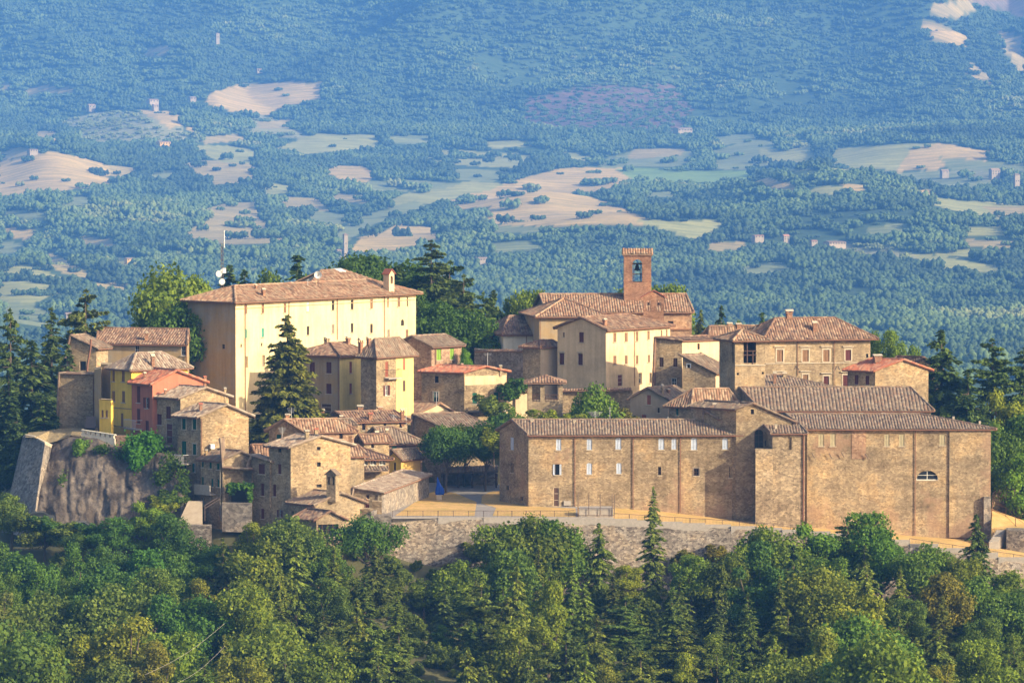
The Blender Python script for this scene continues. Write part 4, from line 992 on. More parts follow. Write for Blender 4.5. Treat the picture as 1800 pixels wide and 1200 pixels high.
# ---- yellow maroon-shuttered pair
b = B('yellow_corner_house', 'pale yellow house with maroon shutters behind the spruce tree', 'house', 517, 597, 644, 641, 35, 55, 625.5, 603.5, 'gU', .5, (1,0), wall='pl_ochre', wallR='pl_pale_yellow', roof='t_brown', yb=745, ov=.5)  # ochre left, pale yellow right: shade and sun put into one plaster's colour
b.win('L', 548.8, 646, 9, 20, 'shut', 'maroon'); b.win('L', 578, 646, 9, 20, 'shut', 'maroon'); b.win('L', 578, 683, 9, 18, 'shut', 'maroon'); b.win('L', 573.5, 719, 18, 20, 'door', 'wood_dk')
b.win('R', 616.5, 645.6, 4.5, 20, 'shut', 'redsh'); b.win('R', 616.5, 682.6, 4.5, 18, 'shut', 'redsh'); b.build(); b.pipe('L', 595.5, 628, 722)
b.chimney(574, 606, 11, 14, 'stone_warm'); b.chimney(615, 600, 10, 15, 'brick')
b = B('stone_tower_house', 'stone-faced house with red shutters, flower balcony and pale yellow right part', 'house', 634, 661.5, 727, 636, 35, 50, 621.5, 596, 'gU', .5, (1,1), wall='stone', wallR='stone_warm', roof='t_old', yb=745, ov=.45)
b.fbox('yellow_wall', 'R', 696, 726.6, 617, 730, .03, 'pl_pale_yellow')
b.win('R', 679.8, 649, 5.5, 27, 'shut', 'redsh'); b.win('R', 679.5, 686, 6, 18, 'open', 'maroon'); b.win('R', 688, 650, .1, .1, 'hole'); b.build()
for y, w_, h_, c in ((640,3.6,20,'redsh'),(678,4,19,'wood_dk')): b.fbox('window', 'R', 710-w_/2, 710+w_/2, y-h_/2, y+h_/2, .03, c, off=.03)
b.balcony('R', 675, 698, 664, .8, 'iron'); b.chimney(631, 612, 10, 26, 'brick'); b.chimney(640, 598, 9, 15, 'brick'); b.win
g = MB()
b = B('brick_stone_house', 'orange stone house with light green shutters behind the yellow pair', 'house', 693, 758.5, 812, 662, 30, 48, 609.5, 591, 'gU', .5, wall='stone_brick', wallR='stone_brick', roof='t_old', yb=700, ov=.4)
b.win('R', 771.5, 623, 8, 20, 'shut', 'lgreen'); b.win('R', 794.5, 621.6, 7, 20, 'shut', 'lgreen'); b.build(); b.pipe('R', 765, 612, 643)
b = B('red_roof_house', 'tan house with bright red tiles and green doors on a sunlit gable, centre', 'house', 741, 816, 891, 645, 28, 24, 656, 644.5, 'gV', .47, wall='stone', wallR='stone_warm', roof='t_red', yb=750, ov=.35)
b.fbox('rendered_gable', 'R', 817, 890, 660, 676, .02, 'pl_cream')
b.win('L', 767, 666.6, 7.5, 12, 'dark'); b.win('L', 766, 697.5, 9, 18, 'dark', fc='teal', frame=.1); b.win('R', 834.5, 700, 8, 20, 'shut', 'green'); b.win('R', 872, 704, 8, 29, 'shut', 'green'); b.build()
b.balcony('R', 823, 889, 721, 1.3, 'iron'); b.chimney(879, 650, 6, 9, 'stone_warm', 'pale'); b.chimney(812, 643, 5, 5)
b.bars('wall_tie', [[W(779,684,648.5), W(783,677,648.5)], [W(811,686,644.8), W(814,679,644.8)], [W(821,685,644.8), W(819,678,644.8)], [W(889,684,647), W(887,677,647)]], .05, 'iron')
b = B('small_outbuilding', 'low outbuilding with pinkish roof and cream wall, right of green-door house', 'outbuilding', 884, 888, 927, 646, 60, 10, 689, 676, 'gU', .6, wall='pl_cream', roof='t_warm', yb=745, dL=4, ov=.2); b.build()
# ---- church group
b = B('parish_church', 'long brick and stone church with striped tile roof behind the cream convent', 'church', 960, 963, 1216, 682, 82, 2, 549, 517.5, 'gU', .5, wall='stone_brick', roof='t_warm', yb=640, dL=12, ov=.4)
b.win('R', 1179, 569, 9, 9, 'hole'); b.build(); b.fbox('cornice', 'R', 1168, 1215, 577, 579.5, .25, 'brick'); b.fbox('cornice', 'R', 1062, 1215, 550, 552, .3, 'brick')
custom_block('facade_gable', 'brick bell gable with two arched bell openings on the church front', 'x', [], 0, 0, 'brick') if False else None
bellcote(b.root, b.org, 1149, 566, 509, 36, 676, 'brick', 2, 0, 't_warm', 1.0)
b = B('church_transept', 'ochre side block of church with broad pyramid tiled roof', 'church', 944, 947, 1062, 667, 80, 4, 555.5, 525, 'gU', .5, (1,1), wall='pl_ochre', roof='t_warm', yb=640, dL=11, ov=.6)
b.build(); b.pipe('R', 949.5, 557, 600); b.fbox('eave_cornice', 'R', 948, 1000, 557, 559.5, .2, 'wood_dk')
# bell tower
Yt = 686; k = Yt/F; x0, x1 = Xp(1096.5, Yt), Xp(1144.5, Yt); zb_, zo0, zo1, zt_ = Zp(560,Yt), Zp(496,Yt), Zp(456,Yt), Zp(447,Yt); dp = 2.6
bt = empty('bell_tower', ((x0+x1)/2, Yt, zb_)); tag(bt, 'square red brick bell tower with open arch and hanging bell, highest point', 'bell tower'); o_ = bt.location
xa, xb = Xp(1111.5, Yt), Xp(1128.5, Yt); g = MB()
g.bx(x0,x1,Yt,Yt+dp,zb_,zo0); g.bx(x0,xa,Yt,Yt+dp,zo0,zo1); g.bx(xb,x1,Yt,Yt+dp,zo0,zo1); g.bx(x0,x1,Yt,Yt+dp,zo1,zt_)
rr = (xb-xa)/2; cx = (xa+xb)/2
for sg in (-1,1):
    arc = [(cx+sg*rr*math.sin(t*math.pi/16), zo1-rr+rr*math.cos(t*math.pi/16)) for t in range(9)]+[(cx+sg*rr, zo1)]
    for y in (Yt+.02, Yt+dp-.02): g.poly([(x, y, z) for x, z in arc])
    for t in range(8): g.poly([(arc[t][0], Yt+.02, arc[t][1]), (arc[t+1][0], Yt+.02, arc[t+1][1]), (arc[t+1][0], Yt+dp-.02, arc[t+1][1]), (arc[t][0], Yt+dp-.02, arc[t][1])])
g.build('wall', M['brick'], bt, o_)
g = MB(); g.bx(x0-.1,x1+.1,Yt-.1,Yt+dp+.1,zt_-.28,zt_-.05); g.bx(x0-.08,xa-.02,Yt-.08,Yt,zo0+.1,zo0+.28); g.bx(xb+.02,x1+.08,Yt-.08,Yt,zo0+.1,zo0+.28); g.build('cornice', M['brick'], bt, o_)
bm = bmesh.new(); uvl = bm.loops.layers.uv.new('UVMap'); e_ = .25
roof_plane(bm, uvl, [(x0-e_,Yt-e_,zt_), (x1+e_,Yt-e_,zt_), (x1+e_,Yt+dp/2,zt_+.72), (x0-e_,Yt+dp/2,zt_+.72)], .36); roof_plane(bm, uvl, [(x1+e_,Yt+dp+e_,zt_), (x0-e_,Yt+dp+e_,zt_), (x0-e_,Yt+dp/2,zt_+.72), (x1+e_,Yt+dp/2,zt_+.72)], .36)
finish_bm(bm, 'roof', M['t_warm'], bt, o_)
g = MB(); g.tube([(xa,Yt+1.3,Zp(464,Yt)), (xb,Yt+1.3,Zp(464,Yt))], .12, 6); g.tube([(xa,Yt+.6,Zp(482,Yt)), (xb,Yt+.6,Zp(482,Yt))], .07, 6); g.tube([(xa+.2,Yt+.6,zo0), (xa+.2,Yt+.6,zo1-.4)], .04, 5); g.tube([(xb-.2,Yt+.6,zo0), (xb-.2,Yt+.6,zo1-.4)], .04, 5); g.build('bell_frame', M['iron'], bt, o_)
g = MB(); zc = Zp(464,Yt); prof = [(.03,0),(.16,.03),(.22,.2),(.28,.5),(.36,.68),(.46,.8)]
for i in range(5):
    for kx in range(12):
        a1, a2 = kx*math.pi/6, (kx+1)*math.pi/6; f = lambda q, a_: (cx+q[0]*math.cos(a_), Yt+1.3+q[0]*math.sin(a_), zc-.1-q[1])
        g.poly([f(prof[i],a1), f(prof[i],a2), f(prof[i+1],a2), f(prof[i+1],a1)])
g.tube([(cx,Yt+1.3,zc-.5),(cx,Yt+1.3,zc-1.05)], [.04,.07], 6); g.build('bell', M['dark'], bt, o_)
b = B('church_annex', 'low annex with grey striped roof at left end of the church', 'outbuilding', 853, 857, 893, 675, 70, 12, 594, 575, 'gU', .5, (1,0), wall='pl_grey', roof='t_brown', yb=650, dL=8, ov=.5); b.build()
b = B('white_sacristy', 'whitewashed sacristy with dark sloping roof left of church', 'outbuilding', 882, 885, 950, 671, 75, 6, 588.5, 556, 'gU', .6, (1,0), wall='pl_white', roof='t_brown', yb=650, dL=11, ov=.4); b.build(); b.pipe('R', 925, 590, 606)
custom_block('roof_turret', 'small cream boxed turret above the whitewashed sacristy roof', 'turret', [tuple(W(x, 580, Y).xy) for x, Y in ((888,675),(910,674.5),(910,678),(888,678.5))], Zp(573,675), Zp(600,675), 'pl_cream')
bm = bmesh.new(); uvl = bm.loops.layers.uv.new('UVMap'); roof_plane(bm, uvl, [W(885,574,674.5), W(913,574,674), W(911,568,677), W(887,568,677)]); oo = finish_bm(bm, 'turret_roof', M['t_warm'], bpy.data.objects['roof_turret'], bpy.data.objects['roof_turret'].location)
custom_block('boundary_wall', 'old brown stone boundary wall with tile coping left of the church', 'wall', [tuple(W(x, 640, Y).xy) for x, Y in ((834,661),(925,650),(925,651),(834,662))], Zp(617,655), Zp(720,655), 'stone_grey')
bm = bmesh.new(); uvl = bm.loops.layers.uv.new('UVMap'); roof_plane(bm, uvl, [W(834,618,660.7), W(925,618,649.7), W(925,614.5,650.6), W(834,614.5,661.6)]); roof_plane(bm, uvl, [W(925,618,651.4), W(834,618,662.4), W(834,614.5,661.6), W(925,614.5,650.6)])
finish_bm(bm, 'coping', M['t_brown'], bpy.data.objects['boundary_wall'], bpy.data.objects['boundary_wall'].location)
b = B('tan_tower_house', 'squat tan house with small striped roof left of the cream convent', 'house', 919, 950, 983, 648, 30, 35, 610, 599, 'gU', .5, (1,0), wall='stone', wallR='pl_grey', roof='t_brown', yb=700, ov=.35); b.build()
b = B('cream_convent', 'cream two-faced convent house with brown shutters in front of the church', 'convent', 980, 1065, 1178, 643, 38, 52, 579.5, 558, 'gU', .5, (0,1), wall='pl_cream', wallR='pl_cream', roof='t_brown', yb=715, ov=.5)
b.win('L', 1022, 592.7, 8, 18, 'shut', 'maroon'); b.win('L', 990.7, 588, 3, 8, 'dark'); b.win('L', 987.7, 630.5, 8, 20, 'shut', 'maroon', hood=1, frame=.05); b.win('L', 1020.5, 631.5, 8, 20, 'shut', 'maroon', hood=1, frame=.05)
for x, y, w_, h_ in ((1080.7,593,5.5,16),(1100.7,592.5,5.5,16),(1120,591,4,17),(1140,589,4.2,15),(1163,587.5,2.6,15),(1172,586,2.6,14),(1080.7,633,5.5,16),(1100.7,632,5,15),(1120,632,4.2,15),(1140.7,630,3.6,13)): b.win('R', x, y, w_, h_, 'shut', 'brownsh')
b.win('R', 1090, 668, 8.5, 20, 'door', 'maroon'); b.win('R', 1125.5, 664, 5.5, 18, 'dark', fc='greysh'); b.win('R', 1143.7, 664, 4, 18, 'dark', fc='greysh'); b.build(); b.pipe('R', 1114.5, 580, 678); b.chimney(1062.5, 572, 9, 13, 'brick')
# ---- wall, belvedere, grey houses in the middle right
def lowwall(label, pts, top, bot, m, th=.5, name='garden_wall', cop=None):
    A = [W(x, top, Y) for x, Y in pts]; ft = [tuple(p.xy) for p in A]+[(p.x, p.y+th) for p in A[::-1]]
    return custom_block(name, label, 'wall', ft, Zp(top, pts[0][1]), Zp(bot, pts[0][1]), m)
o = lowwall('ochre stone garden wall with tiled coping between belvedere and grey house', [(988,630),(1074,630),(1112,629)], 685, 725, 'stone_warm')
bm = bmesh.new(); uvl = bm.loops.layers.uv.new('UVMap'); roof_plane(bm, uvl, [W(988,687,629.6), W(1110,685,628.6), W(1110,682,629.6), W(988,683.5,630.6)]); finish_bm(bm, 'coping', M['t_brown'], o, o.location)
# belvedere (open roofed loggia on a base)
Yb = 622; x0, x1 = Xp(928,Yb), Xp(989,Yb); z0_, z1_, z2_ = Zp(760,Yb), Zp(706,Yb), Zp(673,Yb); bv = empty('belvedere', ((x0+x1)/2, Yb, z0_)); tag(bv, 'open timber-posted belvedere tower with small tiled pyramid roof, right of green bushes', 'belvedere'); o_ = bv.location
g = MB(); g.bx(x0,x1,Yb,Yb+4,z0_,z1_); g.build('base_wall', M['stone'], bv, o_)
for x, y in ((x0,0),(x1-.5,0),((x0+x1)/2-.6,0),(x0,3.5),(x1-.5,3.5)): g = MB(); g.bx(x,x+.5,Yb+y,Yb+y+.5,z1_,z2_); g.build('pillar', M['stone'], bv, o_)
g = MB()
for z in (z1_+.35, z1_+.85): g.tube([(x0,Yb+.1,z),(x1,Yb+.1,z)], .05, 5)
for i in range(13): x = x0+(x1-x0)*i/12; g.tube([(x,Yb+.1,z1_),(x,Yb+.1,z1_+.85)], .03, 4)
g.tube([(x0,Yb+.2,z2_-.15),(x1,Yb+.2,z2_-.15)], .12, 5); g.build('balustrade', M['wood_dk'], bv, o_)
bm = bmesh.new(); uvl = bm.loops.layers.uv.new('UVMap'); e_ = .5; c = [Vector((x0-e_,Yb-e_,z2_)),Vector((x1+e_,Yb-e_,z2_)),Vector((x1+e_,Yb+4+e_,z2_)),Vector((x0-e_,Yb+4+e_,z2_))]; ap = Vector(((x0+x1)/2,Yb+2,z2_+.85))
for i in range(4): roof_plane(bm, uvl, [c[i], c[(i+1)%4], ap])
finish_bm(bm, 'roof', M['t_brown'], bv, o_)
b = B('grey_house', 'small grey plastered gable house with red shutters beside round bush', 'house', 1108, 1174, 1216, 624, 20, 50, 702, 682, 'gU', .5, wall='pl_grey', roof='t_old', yb=750, ov=.3)
b.win('L', 1140.7, 702.5, 6.5, 17, 'shut', 'redsh'); b.win('L', 1157.5, 721, 3.5, 9, 'dark'); b.win('L', 1132, 733, 8, 9, 'shut', 'redsh'); b.build(); b.chimney(1164, 693, 6, 18, 'stone'); b.chimney(1175, 691, 7, 8)
b = B('stone_house', 'tan stone house with dark windows between cream convent and palace', 'house', 1153, 1199, 1284, 638, 15, 32, 600, 594, 'gU', .98, wall='stone', wallR='pl_cream', roof='t_brown', yb=700, ov=.3)
b.z1 = Zp(617, 640); b.zr = b.z0+.3
b.win('L', 1162.7, 636.5, 7.5, 17, 'shut', 'wood_dk'); b.win('L', 1187, 637, 7.5, 16, 'shut', 'wood_dk'); b.win('L', 1184.4, 671.5, 8.5, 14, 'glass', frame=.06); b.win('R', 1228, 609, 4, 11, 'hole'); b.build()
b = B('stone_house', 'house with long sloping gable wall and small cream end beside brick loggia tower', 'house', 1200, 1258, 1290, 633, 15, 40, 656, 626, 'gU', .97, wall='stone', wallR='pl_cream', roof='t_old', yb=705, ov=.35)
b.z1 = b.z0+2.0; b.win('L', 1210.5, 643.5, 5, 6, 'hole', frame=.12, fm='white'); b.win('R', 1267.5, 674.5, 5, 14, 'shut', 'brownsh'); b.build()
b = B('stone_house', 'hipped roof house half hidden behind the loggia tower, with twin chimneys', 'house', 1228, 1245, 1345, 652, 40, 15, 597, 574, 'gU', .5, (1,0), wall='stone', roof='t_brown', yb=690, ov=.4); b.build()
b.chimney(1282, 578, 10, 11, 'brick'); b.chimney(1298, 578, 10, 10, 'brick')
b = B('low_roofed_house', 'low house with light striped hip roof left of the twin gables', 'house', 1176, 1216, 1296, 616, 32, 12, 711.5, 684, 'gU', .5, (1,0), wall='stone', roof='t_warm', yb=770, ov=.4)
b.win('L', 1190, 723, 5, 14, 'dark', fc='teal'); b.build()
# ---- palace at upper right
b = B('stone_palace', 'grand sunlit stone palace with framed shuttered windows at upper right', 'palace', 1300, 1345, 1530, 646, 60, 12, 592.5, 560, 'gU', .5, (1,1), wall='ashlar', wallR='ashlar', roof='t_brown', yb=720, ov=.7)
for x, y in ((1371,598),(1414.5,598),(1452.5,597.5),(1493.5,596.5)): b.win('R', x, y, 7.5, 5.5, 'hole' if x > 1400 else 'blank', bm='stone')
for x in (1371, 1416, 1452.5): b.win('R', x, 625, 11, 21, 'shut', 'brownsh', frame=.16, hood=1)
b.win('R', 1491, 624, 10, 19, 'shut', 'maroon', frame=.16, hood=1)
for x, y, c in ((1371,668,'brownsh'),(1416,668,'brownsh'),(1452.5,671,'maroon'),(1486.5,669,'maroon')): b.win('R', x, y, 9.5, 20, 'shut', c, frame=.16, hood=1)
b.win('R', 1524.5, 625, 4, 7, 'hole'); b.build(); b.fbox('string_course', 'R', 1346, 1529, 637, 638.5, .1, 'trim'); b.pipe('R', 1402, 595, 660); b.pipe('R', 1466, 594, 680)
b.chimney(1386, 559, 14, 16, 'brick'); b.chimney(1432, 583, 9, 18, 'brick')
for x in (1396, 1468): b.bars('wall_tie', [[W(x,650,644), W(x+3,643,644)], [W(x+8,650,644), W(x+5,643,644)]], .06, 'iron')
b = B('patio_roof_house', 'low brown mottled roof with pots and pale chimney below the palace', 'house', 1345, 1350, 1470, 630, 60, 6, 684, 660, 'gU', .5, (0,1), wall='stone', roof='t_old', yb=720, dL=9, ov=.3); b.build(); b.chimney(1362, 674, 6, 22, 'brick', 'pale'); b.chimney(1379, 664, 8, 10, 'stone')
b = B('red_tile_house', 'stone house with red tiled roof and sunlit blank gable at right', 'house', 1490, 1538.5, 1632, 640, 38, 14, 652, 632, 'gV', .5, wall='stone', wallR='stone_warm', roof='t_red', yb=730, ov=.5)
b.win('L', 1505.5, 667, 6.5, 17, 'shut', 'maroon'); b.win('L', 1524.5, 668, 6.5, 16, 'shut', 'maroon'); b.build(); b.chimney(1542, 636, 16, 14, 'brick'); b.pipe('L', 1492, 655, 680, 'iron')
b = B('rear_stone_house', 'taller narrow stone building behind the red tiled house, right edge of village', 'house', 1560, 1600, 1650, 650, 30, 10, 650, 628, 'gV', .4, wall='stone', wallR='stone_warm', roof='t_brown', yb=740, ov=.5)
b.win('R', 1637, 690, 4, 22, 'shut', 'brownsh'); b.win('R', 1640, 661, 3, 10, 'hole'); b.build()
# ---- brick loggia tower
Yt = 618; tw = B('loggia_tower', 'tan brick tower with open loggia and pyramid tile roof, centre right', 'tower', 1284.5, 1292, 1345, Yt, 68, 8, 597.5, 580, 'gU', .5, (1,1), wall='ashlar', wallR='ashlar', roof='t_warm', yb=740, ov=.5, dL=4.6)
o, d, L, n = tw.face('R'); 
tw.win('R', 1318, 618, 22, 40, 'none'); tw.win('L', 1288, 618, 3.5, 40, 'none'); tw.win('R', 1297, 657, 4, 4, 'hole'); tw.win('R', 1341, 655.5, 3.5, 4, 'hole')
_k = tw.mkwin
def _mk(f, a, b_, z0, z1, kind, col, kw):
    if kind != 'none': _k(f, a, b_, z0, z1, kind, col, kw)
tw.mkwin = _mk; tw.build(); tw.fbox('string_course', 'R', 1292, 1345, 640.5, 642.5, .12, 'trim')
tw.bars('loggia_rail', [[W(1307,617,Yt+.3), W(1330,617,Yt+.3)], [W(1307,624,Yt+.3), W(1330,624,Yt+.3)], [W(1313,598,Yt+.3), W(1313,640,Yt+.3)], [W(1323,617,Yt+.3), W(1323,640,Yt+.3)]], .09, 'wood_dk')
# ---- the long convent front
BW = dict(frame=None)
b = B('long_stone_wing', 'long tan stone convent wing with pale blue shutters facing the valley', 'convent', 878, 929, 1300, 600, 66, .5, 764, 738, 'gU', .5, wall='stone_conv', wallR='stone_conv', roof='t_old', yb=945, ov=.45)
for x, y, w_, h_ in ((982,781,9,20),(1036,780.5,9,20),(1087,779.5,10,20),(1162.5,780,10,20),(1184.7,780,8.5,19),(1220,780,10.5,21),(1274.5,779.5,9.5,20),(1036,823.5,9.5,20),(1088,823,9,19)): b.win('R', x, y, w_, h_, 'shut', 'blue', arch=.12 if x > 1000 else 0)
b.win('R', 979.5, 825, 8, 19, 'open', 'blue', fc='dark'); b.win('R', 1159.5, 827.5, 5.5, 15, 'dark', fc='wood_dk'); b.win('R', 1224, 829.5, 9, 13, 'dark', frame=.12, fm='stone_grey'); b.win('R', 1285, 829.5, 7.5, 20, 'dark', fc='greysh')
b.win('R', 978, 872.5, 10.5, 33, 'door', 'wood_dk'); b.win('L', 900, 779.5, 6, 22, 'shut', 'blue'); b.win('L', 900.5, 822, 4, 17, 'dark', fc='greysh'); b.win('L', 892, 857, 5, 8, 'hole'); b.win('L', 916.5, 876, 5, 7, 'hole'); b.build()
for x, y in ((1010.5,890),(1113,895),(1196,900)): b.pipe('R', x, 766, y, 'pipe', .055)
for x, y in ((935,742),(1011,742),(1058,749),(1116,749),(1172,741)): b.chimney(x, y, 6, 5, 'trim', 'pale')
b.fbox('meter_boxes', 'R', 991, 1004, 880, 888, .2, 'slab')
b = B('gabled_chapel_house', 'taller gabled stone house with big arched window in the long front', 'house', 1215, 1294, 1392, 600.6-.8, 42, .5, 746, 709, 'gV', .27, wall='stone_conv', wallR='stone_conv', roof='t_old', yb=960, ov=.35)
b.z0 = Zp(719.5, 600); b.z1 = Zp(742, 600)
b.win('R', 1334, 771.5, 16, 34, 'dark', fc='wood_dk', arch=.5); b.win('R', 1322.5, 723.5, 5.5, 9, 'hole'); b.win('R', 1346.5, 779, 4, 10, 'hole'); b.build()
b = B('dormer_house', 'little stone dormer gable with one square window above the long roof', 'house', 1240, 1263, 1296, 601.6, 45, 0, 737, 717, 'gU', .98, wall='stone_conv', roof='t_old', yb=760, ov=.2)
b.win('R', 1282, 727.5, 6.5, 9.5, 'hole'); b.z1 = b.z0+.6; b.zr = b.z0+.9; b.build(); b.chimney(1258, 722, 10, 14, 'brick')
b = B('bastion_house', 'projecting rough stone bastion with small tiled house on its top', 'bastion', 1352, 1358, 1415, 597, 78, .5, 762, 744, 'gU', .8, wall='stone_conv', wallR='stone_bast', roof='t_old', yb=975, dL=4.6, ov=.35)
b.win('R', 1388, 779.5, 7, 22, 'blank', bm='stone_conv'); b.build(); b.pipe('R', 1412.5, 765, 925, 'pipe', .08)
for x in (1364, 1372): b.chimney(x, 754, 5, 9, 'trim', 'pale')
b.chimney(1369, 745, 14, 16, 'brick')
custom_block('bastion_terrace', 'lower flat-topped shoulder of the stone bastion below arched window', 'bastion', [tuple(W(x, 850, Y).xy) for x, Y in ((1328,596.7),(1358.2,596.7),(1358.2,599.4),(1328,599.4))], Zp(789,597), Zp(975,597), 'stone_bast')
b = B('great_stone_wing', 'huge plain stone wing with half-round window and pale shutters at right', 'convent', 1414, 1419, 1741.5, 601.5, 70, 0, 754, 728, 'gU', .42, (0,1), wall='stone_conv', wallR='stone_conv', roof='t_old', yb=985, dL=14, ov=.5)
for x, y, w_, h_ in ((1443.5,773,9.5,22),(1464,773,9.5,22),(1559,773.6,9,21),(1585,773.6,9.5,21),(1656.5,773,10,19)): b.win('R', x, y, w_, h_, 'shut', 'palesh')
b.win('R', 1630, 835, 38, 17, 'glass', arch=.95); b.build()
for x in (1609,): b.pipe('R', x, 757, 940, 'pipe', .055)
b.fbox('pilaster_step', 'R', 1668.5, 1741, 756.5, 944, .22, 'stone_conv')
b.fbox('brick_patch', 'R', 1497, 1522, 757, 806, .05, 'stone_brick')
b.bars('wall_tie', [[W(x,y0,601.2), W(x+5,y0+9,601.2)] for x, y0 in ((1427,796),(1457,796),(1479,795),(1521,797))], .06, 'iron')
b.fbox('buttress', 'R', 1728, 1740.5, 872, 955, .9, 'stone_grey')
for x, y, h_ in ((1676,742,10),(1724,743,9)): b.chimney(x, y, 4, h_, 'trim', 'pale')
b = B('convent_church', 'long high convent church with finely striped brown tile roof behind the great wing', 'church', 1336, 1340, 1636, 612, 70, .3, 721, 681, 'gU', .5, wall='stone_conv', roof='t_old', yb=790, dL=13, ov=.5, step=.42); b.build()
# ================================================================== rock, walls, square, paths
def skin(name, cols, rows_fn, m, nu, nv, amp, freq, kind=None, label=None, cat=None, rough=0, seed=0):
    """surface between a top and a bottom curve (lists of 3D points), displaced with noise"""
    top, bot = cols
    def samp(c, t):
        x = t*(len(c)-1); i = min(int(x), len(c)-2); return c[i].lerp(c[i+1], x-i)
    v = []
    for j in range(nv+1):
        for i in range(nu+1):
            a, b_ = samp(top, i/nu), samp(bot, i/nu); p = a.lerp(b_, j/nv); v.append(rows_fn(p, i/nu, j/nv))
    v = np.array(v); e = np.minimum(1, np.minimum(np.arange(nv+1)/2, 1))[:, None]*np.ones(nu+1); e = e.ravel()
    if rough: v[:, 1] -= e*rough*(np.abs(fbm(v[:, 0]*.5+9, v[:, 2]*.22, 4, seed+30))*2.4+(vnoise(v[:, 0]*1.4, v[:, 2]*.7, seed+40) > .6)*.22)
    v[:, 1] -= e*amp*(fbm(v[:, 0]*freq, v[:, 2]*freq*.45, 5, seed)*2+.6*fbm(v[:, 0]*freq*5, v[:, 2]*freq*.8, 3, seed+9))
    idx = np.arange((nu+1)*(nv+1)).reshape(nv+1, nu+1); q = np.stack([idx[:-1,:-1], idx[1:,:-1], idx[1:,1:], idx[:-1,1:]], -1).reshape(-1, 4)
    me = mesh_np(name, v, q, True); me.materials.append(m); o = link_mesh(name, me); tag(o, label, cat, kind=kind); return o
def m_rock():
    m, n, b = mat('grey_rock')
    s1 = noise(n, coords(n, (.5,.5,.10)), 1.2, 6, .7)
    col = ramp(n, [(.30, (.035,.028,.024)), (.45, (.085,.068,.056)), (.55, (.135,.11,.09)), (.68, (.23,.185,.145))], s1)
    col = mixc(n, ramp(n, [(.5, (0,0,0)), (.62, (.6,)*3)], noise(n, coords(n, (1,1,.5)), .35, 5, .7)), col, (.12,.09,.065))
    s2 = noise(n, coords(n), 3, 5, .7); col = mixc(n, .6, col, ramp(n, [(.3, (.6,.6,.6)), (.7, (1.3,1.3,1.3))], s2), 'MULTIPLY')
    n.links.new(col, b.inputs['Base Color']); bump(n, b, s2, .8, .15); return m
M['rock'] = m_rock()
idn = lambda p, u, v: (p.x, p.y+(-1.2*math.sin(v*3.1)), p.z)
skin('rock_face', ([W(x,y,Y) for x, y, Y in ((84,782,604),(120,764,603.5),(170,770,601),(225,790,599.5),(265,790,598),(300,800,596),(318,850,593),(335,885,591.5))], [W(x,y,Y) for x, y, Y in ((40,930,594),(120,945,591),(200,950,589),(260,950,588),(310,950,587.5),(335,950,587),(345,950,587),(352,950,587))]), idn, M['rock'], 180, 90, 1.0, .28, kind='structure', rough=.8, seed=3)
skin('round_bastion', ([W(x,y,Y) for x, y, Y in ((40,768,606),(44,765,605),(60,768,602.5),(79,778,599.5),(90,783,602),(94,784,605))], [W(x,y,Y) for x, y, Y in ((2,935,599),(6,935,598),(28,940,595),(56,945,591.5),(72,940,595),(80,940,600))]), lambda p, u, v: (p.x, p.y, p.z), M['stone_grey'], 60, 50, .18, .8, label='battered round stone bastion at the far left end of the rock', cat='bastion', seed=5)
g = MB()
tp = [W(x,y,Y) for x, y, Y in ((40,767,606),(44,764,605),(60,767,602.5),(79,777,599.5),(91,783,602))]
for i in range(4): a, c = tp[i], tp[i+1]; g.poly([a, c, c+Vector((0,1,0.05)), a+Vector((0,1,.05))]); g.poly([a-Vector((0,.1,.25)), c-Vector((0,.1,.25)), c-Vector((0,.1,0)), a-Vector((0,.1,0))])
g.build('coping', M['trim'], bpy.data.objects['round_bastion'])
M['drygrass0'] = m_plain('straw', (.30,.225,.12), .95, .45, 2.5)
ds = MB(); f = [W(x,y,Y) for x, y, Y in ((44,768,603),(62,769,601.5),(80,780,601.8),(100,775,602.5),(125,765,602.5),(172,771,601))]; bk = [W(x,y,Y) for x, y, Y in ((50,760,609),(70,758,609),(88,756,609),(104,753,610),(128,752,610),(172,752,608))]
for i in range(5): ds.poly([f[i], f[i+1], bk[i+1], bk[i]])
o = ds.build('dry_grass_shelf', M['drygrass0']); tag(o, kind='structure')
# crenellated low white wall in front of the yellow houses
cw = empty('parapet_wall', W(174,775,600)); tag(cw, 'low pale parapet with square notches above the rock in front of yellow houses', 'wall')
A, Bp = W(144,757,602.3), W(203,766,600); dv = Bp-A; g = MB(); dz = Vector((0,0,1)); nn = Vector((-dv.y,dv.x,0)).normalized()*.18
g.box((A+Bp)/2-dz*.9, dv/2, nn, dz*.62)
for i in range(7):
    c = A+dv*((i+.5)/7); g.box(c-dz*.1, dv/7*.30, nn, dz*.2)
g.box((A+Bp)/2+dz*.13, dv/2, nn*1.2, dz*.05); g.build('wall', M['pl_white'], cw, cw.location)
custom_block('brick_parapet', 'red brown boarded parapet below the red house above the ivy', 'wall', [tuple(W(x, 770, Y).xy) for x, Y in ((203,600),(232,599.5),(268,598.5),(268,600),(203,601.5))], Zp(766,600), Zp(784,600), 'stone_brick')
